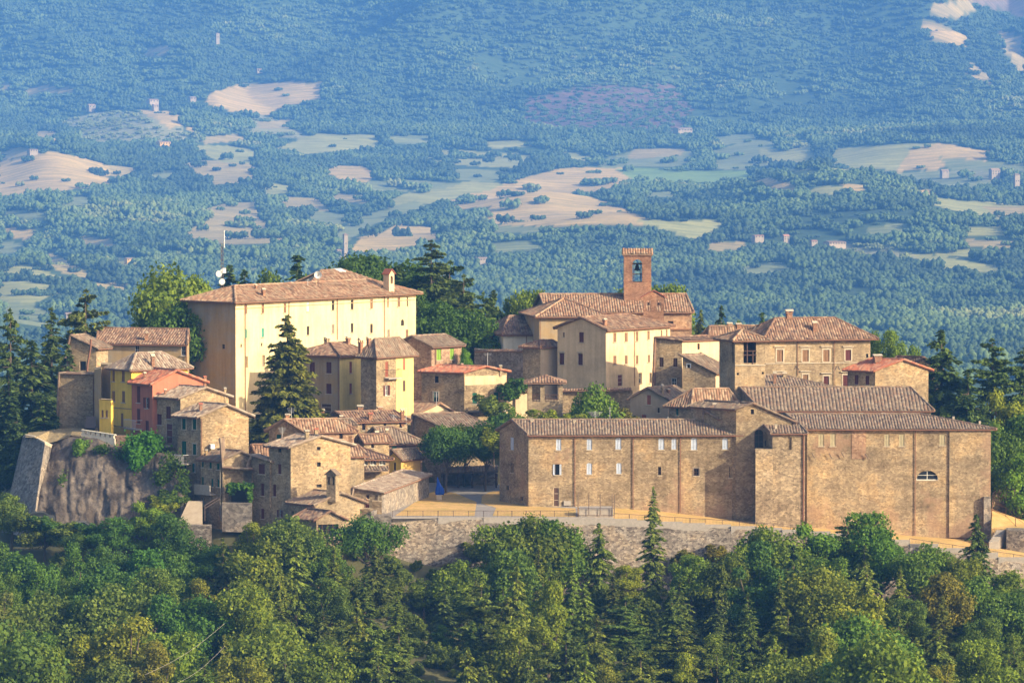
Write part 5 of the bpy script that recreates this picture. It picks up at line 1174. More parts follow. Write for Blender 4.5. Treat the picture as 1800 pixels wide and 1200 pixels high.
# ivy cascades
def ivy(label, pts, n, seed, name='ivy', tint=(1,1,1), size=.13, amp=.5):
    r = np.random.default_rng(seed); P = []
    while len(P) < n:
        i = r.integers(len(pts)); (x, y, Y, rx, ry) = pts[i]
        a = r.normal(size=2)*.5; q = W(x+a[0]*rx, y+a[1]*ry, Y); P.append((q.x, q.y-abs(r.normal())*amp, q.z))
    P = np.array(P); v, q = quads(P, unit(np.array([0,-.8,.5])+r.normal(size=(n, 3))*.5), r.uniform(.6, 1.4, n)*size)
    c = P.mean(0); me = mesh_np(name, v-np.tile(c, (len(v), 1)), q); me.materials.append(LEAF); o = link_mesh(name, me, None, c); o.color = (*tint, 1); tag(o, label, 'ivy' if name == 'ivy' else 'plant'); return o
ivy('bright green ivy curtain hanging over the rock below the red house', [(255,775,597.6,26,14),(245,790,597,24,20),(250,805,596.6,16,22),(238,812,596,10,20),(268,778,597,14,14),(262,790,597.3,18,18)], 7000, 1, tint=(.45,1.0,.5))
ivy('small green creeper patch on the rock below the parapet', [(143,780,600,12,8),(140,788,599.4,9,10)], 900, 2, tint=(.7,1,.6))
ivy('straggly dark creeper patches on the upper right of the rock face', [(300,815,593,16,22),(322,850,591,12,26),(215,800,598.5,14,10),(180,790,599,10,8),(285,840,592.5,14,14),(110,850,597,8,16)], 2600, 8, tint=(.45,.6,.35), size=.12)
ivy('dark ivy around the open garage mouth', [(407,858,588,6,8),(415,855,588,12,5),(432,853,588,14,4),(440,868,588,4,12)], 1500, 3, tint=(.4,.7,.45))

# ---- square: paving, dry grass, steps, walls
ZS = -.75
def sheet(name, pts, z, m, kind='structure'):
    g = MB(); g.poly([G(x, y, z) for x, y in pts]); o = g.build(name, M[m]); tag(o, kind=kind); return o
def m_drygrass():
    m, n, b = mat('dry_grass'); o = coords(n)
    f = noise(n, o, .6, 6, .75); f2 = noise(n, o, 6, 4, .7)
    col = ramp(n, [(.32, (.34,.30,.09)), (.45, (.50,.33,.12)), (.6, (.60,.38,.16)), (.75, (.66,.47,.25))], f)
    col = mixc(n, .7, col, ramp(n, [(.3, (.7,.7,.65)), (.7, (1.25,1.2,1.15))], f2), 'MULTIPLY')
    n.links.new(col, b.inputs['Base Color']); bump(n, b, f2, .8, .1); return m
M['drygrass'] = m_drygrass()
sheet('paved_square', [(640,912),(1015,908),(1015,862),(960,835),(690,835),(700,856)], ZS, 'pave')
sheet('dry_lawn', [(694,906),(750,868),(768,861),(800,866),(838,882),(834,906)], ZS+.02, 'drygrass')
sheet('dry_lawn', [(866,906),(872,892),(846,884),(847,871),(862,864),(880,862),(930,889),(1012,893),(1012,908)], ZS+.02, 'drygrass')
sheet('gravel_court', [(780,849),(960,849),(960,838),(780,838)], ZS+.02, 'soil')
def steps(label, x0, x1, yt, yb, Y0, n, m='trim'):
    st_ = MB(); pt, pb = W((x0+x1)/2, yt, Y0), None; zt = pt.z; k = Y0/F; h_ = .15
    for i in range(n):
        xa, xb = Xp(x0-(4 if x0 > 700 else 3)*i*.6, Y0), Xp(x1-(4 if x1 > 700 else 0)*i*.6, Y0)
        st_.bx(xa, xb, Y0-(i+1)*.42, Y0-i*.42+.02, zt-(i+1)*h_-1.2, zt-i*h_-.002*i)
    o = st_.build('stone_steps', M[m], None, (Xp((x0+x1)/2, Y0), Y0, zt-n*h_-1.2)); tag(o, label, 'steps'); return o
steps('wide grey stone steps cut into the dry lawn of the square', 838, 868, 888.5, 908, G(850,889,ZS).y, 6, 'slab')
steps('grey stone steps beside the pale parapet, left of the square', 665, 690, 897, 910, G(670,898,ZS).y, 5, 'slab')
# ramp wall from the steps up to the low stone roofed house
pts = [G(655,912,ZS), G(700,884,ZS), G(728,860,ZS), G(742,850,ZS)]
g = MB()
for i in range(3):
    a, c = pts[i], pts[i+1]; d = (c-a).normalized(); nn = Vector((-d.y,d.x,0))*.2; h_ = .9
    g.box((a+c)/2+Vector((0,0,h_/2-.3)), (c-a)/2, nn, Vector((0,0,h_/2+.3)))
o = g.build('ramp_wall', M['stone_grey'], None, pts[1]); tag(o, 'curving low stone wall along the paved ramp left of the lawn', 'wall')
# blue covered statue on a plinth
P0 = G(772,878,ZS); s_ = empty('covered_statue', P0); tag(s_, 'bright blue wrapped pointed figure on a stone plinth on the lawn', 'statue')
g = MB(); g.box(P0+Vector((0,0,.25)), (.32,0,0), (0,.32,0), (0,0,.27)); g.box(P0+Vector((0,0,.56)), (.38,0,0), (0,.38,0), (0,0,.05)); g.build('plinth', M['trim'], s_, P0)
g = MB(); n_ = 14; rings = []
for z, r_, ox in ((.6,.36,0),(.9,.42,.03),(1.3,.36,.02),(1.7,.22,-.04),(2.1,.13,-.12),(2.5,.08,-.18),(2.75,.02,-.2)):
    rings.append([P0+Vector((ox+r_*(1+.16*math.cos(5*t*6.283/n_))*math.cos(t*6.283/n_)*1.25, r_*(1+.16*math.cos(5*t*6.283/n_))*math.sin(t*6.283/n_), z)) for t in range(n_)])
for i in range(len(rings)-1):
    for t in range(n_): g.poly([rings[i][t], rings[i][(t+1)%n_], rings[i+1][(t+1)%n_], rings[i+1][t]])
g.poly(rings[0]); g.build('cover', M['bluep'], s_, P0)
# arcade/pergola behind the square
Y0 = 627; pg = empty('market_canopy', W(880,845,Y0)); tag(pg, 'low tiled canopy on posts behind the trees of the square', 'canopy')
bm = bmesh.new(); uvl = bm.loops.layers.uv.new('UVMap'); roof_plane(bm, uvl, [W(775,832,Y0), W(876,829,Y0), W(876,818,Y0+4), W(775,821,Y0+4)]); finish_bm(bm, 'roof', M['t_old'], pg, pg.location)
for x in (780, 805, 830, 852, 872): g = MB(); a = W(x,832,Y0+.3); g.bx(a.x-.12,a.x+.12,a.y-.12,a.y+.12,ZS,a.z); g.build('post', M['wood_dk'], pg, pg.location)
g = MB(); a, c = W(775,848,Y0+4.2), W(876,848,Y0+4.2); g.bx(a.x,c.x,a.y,a.y+.3,ZS,Zp(822,Y0+4)); g.build('back_wall', M['stone_grey'], pg, pg.location)
def bench(x, y, label):
    p = G(x, y, ZS); r = empty('bench', p); tag(r, label, 'bench', 'benches behind the square')
    g = MB(); g.bx(p.x-.8,p.x+.8,p.y-.2,p.y+.2,p.z+.42,p.z+.48); g.build('seat', M['trim'], r, p); g = MB(); g.bx(p.x-.8,p.x+.8,p.y+.2,p.y+.25,p.z+.5,p.z+.9); g.build('backrest', M['trim'], r, p)
    for q in (-.65,.6): g = MB(); g.bx(p.x+q,p.x+q+.08,p.y-.18,p.y+.2,p.z,p.z+.42); g.build('leg', M['iron'], r, p)
bench(800, 846, 'pale bench left of the potted shrubs behind the square'); bench(848, 846, 'pale bench near the convent corner behind the square')
# street lamps on the square
for x, yb_, yt_, lab in ((864,850,789,'slim street lamp with round globe in front of dark tree near convent corner'),(857,838,826,'short lamp with globe under the canopy edge of the dark tree')):
    p = G(x, yb_, ZS); zt = Zp(yt_, p.y); r = empty('street_lamp', p); tag(r, lab, 'lamp', 'street lamps on the square')
    g = MB(); g.tube([p, (p.x,p.y,zt)], [.07,.04], 6); g.build('post', M['iron'], r, p)
    g = MB(); 
    for i in range(4):
        for j in range(8):
            f = lambda a_, b_: (p.x+.17*math.sin(a_)*math.cos(b_), p.y+.17*math.sin(a_)*math.sin(b_), zt+.15+.17*math.cos(a_))
            a1, a2, b1, b2 = i*math.pi/4, (i+1)*math.pi/4, j*math.pi/4, (j+1)*math.pi/4; g.poly([f(a1,b1),f(a2,b1),f(a2,b2),f(a1,b2)])
    g.build('lamp_globe', M['white'], r, p)
# ---- big rubble retaining wall below the terrace, terrace path and railing
TW = [(640,908,584.5),(690,911,584.2),(850,911,584),(1000,911,584),(1080,916,584),(1160,921,584),(1240,926,584),(1330,932,583.5),(1420,938,583),(1500,946,582.5),(1600,960,582),(1700,975,581.5),(1810,992,581)]
BK = [(640,903,589),(690,900,590),(850,896,592),(1000,892,600.5),(1080,892,600.5),(1160,898,600.5),(1240,907,600.5),(1330,918,600.5),(1420,926,601.8),(1500,934,601.8),(1600,941,601.8),(1700,948,601.8),(1810,962,600)]
fr = [W(*t) for t in TW]; bk = [W(*t) for t in BK]
fr[0].z = fr[1].z = fr[2].z = fr[3].z = ZS-.15
for i in (0,1,2,3): bk[i].z = ZS-.13
ribbon_block(fr[2:], bk[2:], 0, 'terrace_path', 'drygrass', kind='structure')
rw = []
g = MB()
fb = [Vector((p.x-(.5 if i == 0 else 0), p.y-1.3, p.z-11)) for i, p in enumerate(fr)]
o = skin('rubble_retaining_wall', ([p.copy() for p in fr], fb), lambda p, u, v: (p.x, p.y, p.z), M['rubble'], 220, 30, .05, .6, label='great grey rubble retaining wall carrying the terrace above the trees', cat='wall', seed=12)
g = MB()
for i in range(1, len(fr)-1):
    a, c = fr[i], fr[i+1]; 
    for k in range(2):
        p, q = a.lerp(c, k/2), a.lerp(c, (k+1)/2); z = max(p.z, q.z)+.28 if i > 3 else p.z+.28
        g.bx(p.x, q.x-.003, p.y-.06, p.y+.42, min(p.z,q.z)-.5, z)
g.build('coping', M['slab'], o)
# left return of the retaining wall
custom_block('stair_wall', 'grey stone wall block at the left corner of the terrace', 'wall', [tuple(W(x, 905, Y).xy) for x, Y in ((641,583.2),(688,582.8),(688,586),(641,586))], Zp(905,583.5), Zp(990,583.5), 'stone_grey')
def railing(label, pts, h_=1.0, m='iron', cat='railing', sp=1.6, pk=.16, name='railing'):
    r = empty(name, pts[0]); tag(r, label, cat); g = MB(); gp = MB()
    for i in range(len(pts)-1):
        a, c = Vector(pts[i]), Vector(pts[i+1]); u = Vector((0,0,1))
        for k in (h_, .12): g.tube([a+u*k, c+u*k], .025, 4)
        n_ = max(1, int((c-a).length/sp))
        for k in range(n_+1): p = a.lerp(c, k/n_); gp.tube([p, p+u*h_], .035, 4)
        if pk:
            n_ = int((c-a).length/pk)
            for k in range(n_+1): p = a.lerp(c, k/n_); g.tube([p+u*.12, p+u*h_], .010, 3, caps=False)
    g.build('rail', M[m], r, pts[0]); gp.build('post', M[m], r, pts[0])
off = Vector((0,.7,.02))
railing('rusty iron railing along the terrace edge below the lawns', [p+off for p in fr[1:4]]+[W(1016,909,585)], .95)
railing('stepped iron railing along the path below the long convent wall', [p+off for p in fr[4:9]], .85)
railing('iron railing along the lower path at right below the great wing', [p+off for p in fr[10:]], .85)
# railed landing in front of the long wall
ld_ = empty('landing', W(1047,908,586)); tag(ld_, 'grey concrete stair landing with tall mesh fence posts below the long wall', 'landing')
a, c = W(1018,905,586.5), W(1078,903,586.5); g = MB(); g.bx(a.x,c.x,a.y,a.y+4,a.z-1,a.z-.2+.9); g.build('slab', M['slab'], ld_, ld_.location)
for x in (1016, 1035, 1055, 1076, 1080): p = W(x,905,586.3); g = MB(); g.tube([p,(p.x,p.y,Zp(868,586.3))], .045, 5); g.build('post', M['iron'], ld_, ld_.location)
g = MB()
for y in (905, 893): g.tube([W(1016,y,586.3), W(1080,y,586.3)], .03, 4)
g.build('rail', M['iron'], ld_, ld_.location)
# ---- right edge: dirt path, bank, walls, steps, railing
g = MB(); g.poly([W(1741,912,601), W(1812,955,596), W(1812,916,605.8), W(1741,893,605.8)]); o = g.build('dirt_path', M['soil']); tag(o, kind='structure')
custom_block('stone_wall', 'sunlit tan rubble wall above the dirt path at right edge', 'wall', [tuple(W(x, 860, Y).xy) for x, Y in ((1744,606),(1770,607),(1815,608),(1815,610),(1744,609))], 0, Zp(915,606), 'stone_warm', ztops=[Zp(868,606),Zp(853,607),Zp(838,608),Zp(838,608),Zp(868,606)])
custom_block('retaining_wall', 'short grey stone retaining wall right of the small steps at right edge', 'wall', [tuple(W(x, 940, Y).xy) for x, Y in ((1769,594),(1815,593),(1815,597),(1769,598))], Zp(932,594), Zp(975,594), 'rubble')
custom_block('grass_bank', 'x', 'x', [tuple(W(x, 920, Y).xy) for x, Y in ((1743,597),(1800,596),(1812,602),(1744,604))], 0, Zp(970,597), 'drygrass', kind='structure', ztops=[Zp(928,597),Zp(932,596),Zp(918,602),Zp(896,604)])
steps('short flight of dark steps between the great wing and the right retaining wall', 1752, 1768, 931, 958, 596.5, 8, 'slab')
railing('rusty railing beside the orange dirt path at right edge', [W(1744,898,603), W(1768,908,601), W(1785,925,599), W(1812,945,597)], 1.1, 'pipe', pk=0)

# ---- parked cars half hidden under the rock
def car(label, px, py, Y, yaw, col):
    p = W(px, py, Y); z = H(p.x, Y)+5.0; z = p.z-.7; r = empty('parked_car', (p.x, Y, z)); r.rotation_euler = (0,0,yaw); tag(r, label, 'car', 'cars parked under the rock')
    m = m_plain('car_paint', col, .25, .02); prof = [(-2.1,.35),(-2.1,.75),(-1.95,.9),(-1.1,.98),(-.55,1.42),(.9,1.46),(1.6,1.02),(2.05,.92),(2.12,.6),(2.1,.35)]
    g = MB()
    for s in (-1,1): g.poly([(x, s*.85, z_) for x, z_ in prof])
    for i in range(len(prof)): a, c = prof[i], prof[(i+1)%len(prof)]; g.poly([(a[0],-.85,a[1]),(c[0],-.85,c[1]),(c[0],.85,c[1]),(a[0],.85,a[1])])
    g.build('body', m, r); g = MB()
    for s in (-1,1): g.poly([(-.95,s*.86,1.0),(-.5,s*.86,1.36),(.8,s*.86,1.40),(1.35,s*.86,1.04)])
    g.poly([(-1.1,-.7,1.0),(-1.1,.7,1.0),(-.58,.7,1.41),(-.58,-.7,1.41)]); g.poly([(1.55,-.7,1.06),(1.55,.7,1.06),(.94,.7,1.46),(.94,-.7,1.46)])
    for q in g.v: pass
    g.build('windows', M['glass'], r)
    for x in (-1.35, 1.35):
        for s in (-1,1): g = MB(); g.tube([(x,s*.62,.34),(x,s*.88,.34)], .33, 14); g.build('wheel', M['dark'], r)
    for s in (-1,1): g = MB(); g.box((-2.1,s*.6,.68), (.03,0,0), (0,.18,0), (0,0,.08)); g.build('headlight', M['white'], r)
car('dark grey car under the left end of the rock among trees', 64, 910, 588, R(8), (.05,.055,.06))
car('silver car with dark windows below the grey rock face among trees', 138, 927, 585.5, R(-5), (.12,.125,.13))
# ---- cables over the wood, lower left
g = MB(); pA, pB = W(300,1205,478), W(390,1138,505)
for dz_, q in ((0,0),(0,1)):
    a = W(255+q*45,1185+q*20,480); c = W(395+q*0,1095+q*40,510); pts = [a.lerp(c, t/12)-Vector((0,0,.5*math.sin(t/12*math.pi))) for t in range(13)]
    g = MB(); g.tube(pts, .014, 4); o = g.build('overhead_cable', M['slab'], None, a); tag(o, group='cables over the wood'); tag(o, ['thin upper cable crossing the wood at lower left', 'brighter lower cable crossing the wood at bottom left'][q], 'cable')
# ---- rooftop television aerials
def aerial(px, yb_, yt_, Y, label, n=4, w_=.5):
    p = W(px, yb_, Y); zt = Zp(yt_, Y); r = empty('aerial', p); tag(r, label, 'aerial', 'television aerials on the village roofs'); g = MB(); g.tube([p-Vector((0,0,.4)), (p.x,p.y,zt)], .025, 4); g.build('pole', M['galv'], r, p); g = MB()
    for i in range(n): z = zt-.12-.16*i*(1 if n < 5 else .8); g.tube([(p.x-w_*(1-.12*i),p.y,z),(p.x+w_*(1-.12*i),p.y,z)], .015, 3)
    g.build('crossbar', M['galv'], r, p)
for a in ((512,738,716,614,'television aerial on the ridge right of the spruce'),(496,775,750,610,'tall double aerial in front of green windowed gable',6),(767,712,688,644,'television aerial above the pink roofed house gable'),(857,645,620,648,'tall thin aerial above the red roof house ridge',2),
          (1046,738,722,604,'aerial with wide crossbars on the long convent roof, left one',5,.9),(1072,738,715,604,'thin straight aerial on the long convent roof',1,.2),(714,740,716,629,'white aerial pole by the red chimneys',2,.2),(541,497,490,650,'small aerial on the palazzo ridge',2,.3),(692,745,728,629,'dark aerial right of the red chimneys',4,.4),(1174,740,732,604,'short aerial at the middle of the long roof',1,.15)): aerial(*a)
# satellite dish on the palazzo attic
p = W(559,483,655); r = empty('satellite_dish', p); tag(r, 'grey satellite dish at the left of the palazzo attic roof', 'satellite dish'); g = MB()
ring = [p+Vector((.5*math.cos(t*.524), -.12, .5*math.sin(t*.524))) for t in range(12)]
for i in range(12): g.poly([ring[i], ring[(i+1)%12], p+Vector((0,.1,0))])
g.build('dish', M['galv'], r, p); g = MB(); g.tube([p, p-Vector((0,-.3,1.5))], .05, 5); g.build('stand', M['iron'], r, p)
# ================================================================== TREES OF THE VILLAGE
DG=(.55,.85,.8); MG=(1,1,1); YG=(1.55,1.35,.7); BG=(1.2,1.25,.8); OG=(1.25,1.05,.7); CD=(.8,.9,.9); CY=(1.7,1.5,.9)
V = [
 ('s0',505,557,628,'tall dark green spruce standing in front of the palazzo',.95,(1.35,1.15,.8),'spruce_tree','spruce'),
 ('r0',783,750,618.5,'round trimmed dark green tree behind the blue statue',.9,DG,'round_tree','tree'),
 ('r0',853,744,622,'dark round tree beside the convent corner',.85,(.5,.75,.7),'round_tree','tree'),
 ('r0',815,748,629,'yellow green round tree between the two dark square trees',.9,BG,'round_tree','tree'),
 ('b2',1047,675,619,'bright green bush tree in front of the ochre garden wall',.75,(1,1.2,.8),'round_tree','tree'),
 ('b3',905,702,619,'narrow green tree left of the belvedere base',.6,(.9,1.1,.8),'round_tree','tree'),
 ('g0',868,748,614,'reed-like light green bush by the convent gable',1.5,YG,'shrub','shrub'),
 ('g0',965,716,612,'pale green bushes below the belvedere',2.2,YG,'shrub','shrub'),
 ('g0',1003,722,612,'light green bush right of the belvedere behind the long roof',1.8,YG,'shrub','shrub'),
 ('b0',822,608,664,'bright green small tree above the red roofed house',.55,(1.0,1.5,.6),'round_tree','tree'),
 ('g0',905,660,646,'dark bush under the boundary wall beside the outbuilding',1.6,DG,'shrub','shrub'),
 ('g0',860,690,642,'green shrub mass below the balcony of the red roofed house',1.8,MG,'shrub','shrub'),
 ('g0',880,722,640,'darker shrub in the gap left of the belvedere',1.8,DG,'shrub','shrub'),
 ('g0',1092,712,618,'leafless greyish bush in front of grey house',1.6,(1.0,.7,.8),'shrub','shrub'),
 ('c0',758,424,690,'tallest dark cedar rising right of the palazzo roof',.95,CD,'cedar_tree','cedar'),
 ('c1',815,485,684,'broad cedar with layered branches between palazzo and church',1.1,CD,'cedar_tree','cedar'),
 ('f1',700,470,700,'dense dark conifer just behind the palazzo belfry',1.5,(.8,.95,.8),'conifer_tree','conifer'),
 ('b1',640,436,700,'dark rounded pine behind the palazzo attic',1.0,(.45,.65,.6),'pine_tree','pine'),
 ('b3',605,448,705,'dark pine left of the attic roof peak',.9,(.5,.7,.6),'pine_tree','pine'),
 ('b1',675,446,704,'second dark rounded pine behind the palazzo, nearer the belfry',.95,(.5,.7,.6),'pine_tree','pine'),
 ('f0',522,450,700,'dark pointed fir behind the middle of the palazzo ridge',1.3,(.7,.9,.8),'conifer_tree','conifer'),
 ('b0',562,470,696,'low round pine behind the palazzo, left of attic',.6,(.8,1,.6),'pine_tree','pine'),
 ('b2',470,476,696,'olive green pine behind the two palazzo chimneys',.6,(.9,1,.6),'pine_tree','pine'),
 ('f1',430,476,698,'small dark fir behind the palazzo, right of the mast',.9,(.7,.9,.8),'conifer_tree','conifer'),
 ('f0',403,467,700,'dark fir directly behind the antenna mast',1.2,(.7,.9,.8),'conifer_tree','conifer'),
 ('p0',305,484,660,'rounded umbrella pine with bright green top left of palazzo roof',.8,BG,'umbrella_pine','pine'),
 ('b0',348,470,665,'light green pointed broadleaf tree touching the left palazzo eave',.55,(1.3,1.4,.9),'tree','tree'),
 ('b1',270,535,655,'dark green bushy tree behind the ochre wing, left part',.7,(.6,.85,.6),'tree','tree'),
 ('b4',312,530,652,'dark green bushy tree behind the ochre wing beside the palazzo',.7,(.6,.85,.6),'tree','tree'),
 ('f2',314,468,690,'thin fir tip above the umbrella pine',.7,(.7,.9,.8),'conifer_tree','conifer'),
 ('c1',150,512,645,'tall cedar behind the plain stone annex at left',.85,(1.0,1.0,.9),'cedar_tree','cedar'),
 ('f2',90,542,636,'slim pointed fir second from the left edge group',1.05,CD,'conifer_tree','conifer'),
 ('c0',18,545,630,'tall dark cedar at the left edge of the picture',.75,(.7,.85,.85),'cedar_tree','cedar'),
 ('f1',55,600,622,'dense dark conifer between the left edge cedar and slim fir',1.4,(.7,.85,.85),'conifer_tree','conifer'),
 ('f0',118,606,628,'dark fir touching the left stone annex',1.3,(.7,.85,.8),'conifer_tree','conifer'),
 ('f2',15,650,615,'dark fir low at the left edge above the bastion',1.5,(.6,.8,.8),'conifer_tree','conifer'),
 ('f1',78,690,612,'dark fir immediately behind the round bastion',1.4,(.6,.8,.8),'conifer_tree','conifer'),
 ('f0',30,720,608,'lowest dark fir at left above the bastion',1.4,(.6,.8,.8),'conifer_tree','conifer'),
 ('b4',620,455,688,'dark bushy pine low behind the attic roof',.8,(.45,.65,.55),'pine_tree','pine'),
 ('b0',712,462,697,'dark pine between the belfry and the tallest cedar',.9,(.5,.7,.55),'pine_tree','pine'),
 ('b3',500,470,702,'dark green pine left of the pointed fir behind the palazzo',.7,(.6,.8,.5),'pine_tree','pine'),
 ('c1',790,462,696,'dark cedar between the tallest cedar and the broad cedar',1.0,(.7,.9,.75),'cedar_tree','cedar'),
 ('f1',733,486,692,'dark conifer against the right palazzo corner',1.6,(.6,.8,.7),'conifer_tree','conifer'),
 ('b1',728,505,680,'dark green tree low behind the right palazzo corner',.8,(.5,.75,.55),'tree','tree'),
 ('c1',850,515,690,'cedar with drooping branches right of the broad cedar',.9,(.8,1,.8),'cedar_tree','cedar'),
 ('b4',775,530,676,'dark bushy tree under the tallest cedar',.9,(.5,.75,.55),'tree','tree'),
 ('b2',832,545,676,'dark bushy tree under the broad cedar',.9,(.6,.85,.55),'tree','tree'),
 ('b3',895,504,700,'yellow green broadleaf tree behind the sacristy, left one',.6,BG,'tree','tree'),
 ('b1',935,500,700,'yellow green broadleaf tree behind the sacristy, right one',.6,BG,'tree','tree'),
 ('f1',868,512,694,'dark cedar-like conifer left of the sacristy trees',1.1,CD,'conifer_tree','conifer'),
 ('b2',905,555,690,'dark green tree low behind the church annex',.8,(.6,.85,.6),'tree','tree'),
 ('b4',850,560,690,'dark tree behind the boundary wall left end',.8,(.55,.8,.6),'tree','tree'),
 ('b0',1085,492,705,'green tree just left of the bell tower',.5,(1.1,1.2,.8),'tree','tree'),
 ('b1',1172,488,705,'rounded green tree just right of the bell tower',.7,(1.1,1.2,.8),'tree','tree'),
 ('f0',1232,545,690,'light green fir right of the church end',.9,(1.3,1.4,1.1),'conifer_tree','conifer'),
 ('f1',1268,538,688,'dark spreading fir between church and palace',.8,(.6,.8,.7),'conifer_tree','conifer'),
 ('b3',1298,552,686,'bright green tree above the twin chimneys',.35,(1.2,1.3,.7),'tree','tree'),
 ('f0',1340,550,690,'dark fir left of the palace chimney',1.0,(.6,.85,.8),'conifer_tree','conifer'),
 ('b1',1565,574,668,'bright green tree right of the palace roof',.55,(1.15,1.3,.7),'tree','tree'),
 ('b0',1528,572,672,'green tree touching the palace right eave',.4,(1.05,1.2,.7),'tree','tree'),
 ('b2',1605,608,664,'small green tree above the red tiled house ridge',.6,(1.05,1.2,.7),'tree','tree'),
 ('f1',1655,582,648,'tall open fir right of the rear stone building',1.3,(.75,.95,.8),'conifer_tree','conifer'),
 ('c1',1745,598,642,'wide spreading cedar at the right side',.95,(.75,.95,.8),'cedar_tree','cedar'),
 ('f0',1702,650,630,'dark conifer in the gap above the hip roof at right',1.3,(.55,.75,.7),'conifer_tree','conifer'),
 ('c0',1800,612,645,'cedar cut by the right edge of the picture',.8,(.7,.9,.8),'cedar_tree','cedar'),
 ('b3',1762,668,618,'tall yellow green rounded tree right of the great wing',.72,YG,'tree','tree'),
 ('b1',1798,720,614,'dark green tree at the right edge beside the great wing',.85,(.6,.85,.6),'tree','tree'),
 ('b4',1752,740,612,'shadowy olive tree against the great wing corner',.7,(.7,.9,.6),'tree','tree'),
 ('b0',1783,785,606,'bright green bush above the sunlit right wall',.9,(1.1,1.45,.7),'tree','tree'),
]
for kd, px, yt, Y, lab, wd, tn, nm, ct_ in V:
    if kd == 'g0': tree(kd, px, yt, Y, lab, ct_, nm, wid=wd*.8, tint=tn, hgt=3.4)
    elif kd == 'r0': tree(kd, px, yt, Y, lab, ct_, nm, wid=wd, tint=tn, base_z=-.8)
    else: tree(kd, px, yt, Y, lab, ct_, nm, wid=wd, tint=tn)
# ================================================================== FOREGROUND WOOD
SKY = [(-20,862),(0,862),(40,876),(90,905),(150,912),(185,902),(250,878),(300,905),(340,935),(400,922),(450,905),(480,910),(520,905),(560,935),(600,950),(650,915),(690,945),(705,1000),(760,1010),(830,965),(880,915),(950,900),(1000,905),(1030,925),(1060,960),(1110,985),(1180,965),(1230,980),(1290,955),(1340,920),(1400,925),(1430,915),(1470,950),(1500,905),(1540,905),(1575,965),(1640,958),(1690,970),(1740,990),(1780,1010),(1820,1040)]
def sky_y(x):
    for (a, ya), (b_, yb_) in zip(SKY, SKY[1:]):
        if a <= x <= b_: return ya+(yb_-ya)*(x-a)/(b_-a)
    return 1000
front = [('b0',20,862,590,MG),('b2',78,908,587,MG),('b4',140,935,582,DG),('b1',200,905,581,DG),('b3',252,872,583,(1.25,1.3,.75)),('b0',300,892,580,DG),('b2',348,945,576,DG),('b1',385,955,574,DG),('b3',445,905,574,YG),('b4',515,905,570,MG),('b0',575,940,568,(.9,1,.8)),
 ('p0',648,912,572,(.55,.8,.65)),('f1',700,1005,566,(1.1,1.15,.8)),('b3',745,1015,566,BG),('b2',812,985,566,BG),('b1',880,915,574,(.95,1.1,.85)),('b4',940,905,575,(.85,.95,.6)),('b0',990,900,576,(.75,.9,.5)),('f1',1053,920,576,(1.2,1.3,1.0)),('b3',1100,985,568,YG),('f2',1148,856,578,(1.5,1.6,1.1)),
 ('b1',1215,970,569,BG),('b0',1270,965,568,(1,1,.7)),('b4',1345,925,573,(.9,1.05,.75)),('b3',1425,905,576,(1.0,1.2,.7)),('c1',1490,918,576,(1.1,1.25,1.1)),('b1',1517,893,577,(.75,1.15,.7)),('b2',1548,925,575,(.7,1.0,.6)),('b4',1625,955,570,(.95,1.15,.9)),('f1',1716,905,578,(.9,1.1,.8)),('b1',1690,975,568,BG),('b0',1755,992,567,(1.0,1.1,.8)),('b2',1800,1040,565,DG)]
LM = [(-99,'the round left bastion'),(90,'the grey rock face'),(330,'the sloping terrace slab'),(450,'the tall gable house'),(560,'the small chapel'),(680,'the rubble wall'),(840,'the dry lawn steps'),(1000,'the railed landing'),(1110,'the long convent wall'),(1320,'the projecting bastion'),(1420,'the plain great wing'),(1600,'the half-round window'),(1745,'the dirt path')]
cname = lambda k, t: ('conifer' if k[0] in 'fc' else 'umbrella pine' if k[0] == 'p' else 'broadleaf')
def tone(t): return 'yellowish' if t[0] >= 1.4 else 'light green' if t[0] > 1.1 else 'olive green' if t[2] < .72 else 'dark green' if t[0] < .8 else 'mid green'
items = [(k, x, y, Y, t, 'topmost row') for k, x, y, Y, t in front]
rt = random.Random(5)
tints = [MG, DG, YG, BG, OG, (.8,1,.8), (1.1,1.2,.7), (.9,.95,.6), (1.3,1.2,.8)]
for row, (Y, dy, sp, nm) in enumerate(((562,48,62,'upper row'),(548,95,66,'middle row'),(533,145,70,'lower row'),(519,195,74,'second lowest row'),(506,240,84,'bottom row'))):
    x = -20+rt.uniform(0, 30)
    while x < 1825:
        ys = sky_y(min(1815, max(-15, x))); y = ys+(dy-10)+rt.uniform(-22, 22); y = max(y, 925+dy*.7) if x < 330 or x > 560 else y
        lim = 1120+row*16
        if y < lim:
            dark = x < 330; con = (not dark) and rt.random() < (.74 if 480 < x < 1400 else .45)
            k = rt.choice(['f0','f1','f2','f1','c1']) if con else rt.choice(['b0','b1','b2','b3','b4','n0','n1','n0','n1'])
            t = rt.choice([DG, DG, (.7,.95,.75), MG] if dark and row < 3 else tints) if not con else rt.choice([(1.3,1.35,.8),(1,1.1,.8),(1.6,1.6,1.0),(.9,1,.9)])
            items.append((k, x, y, Y+rt.uniform(-5, 5), t, nm))
        x += sp*rt.uniform(.8, 1.25)
labs = {}
recs = []
for k, x, y, Y, t, nm in items:
    lm = [l for a, l in LM if x >= a][-1]
    base = (tone(t), cname(k, t), lm, nm); labs.setdefault(base, []).append(len(recs)); recs.append([k, x, y, Y, t, base])
ordn = ['left', 'middle', 'right']
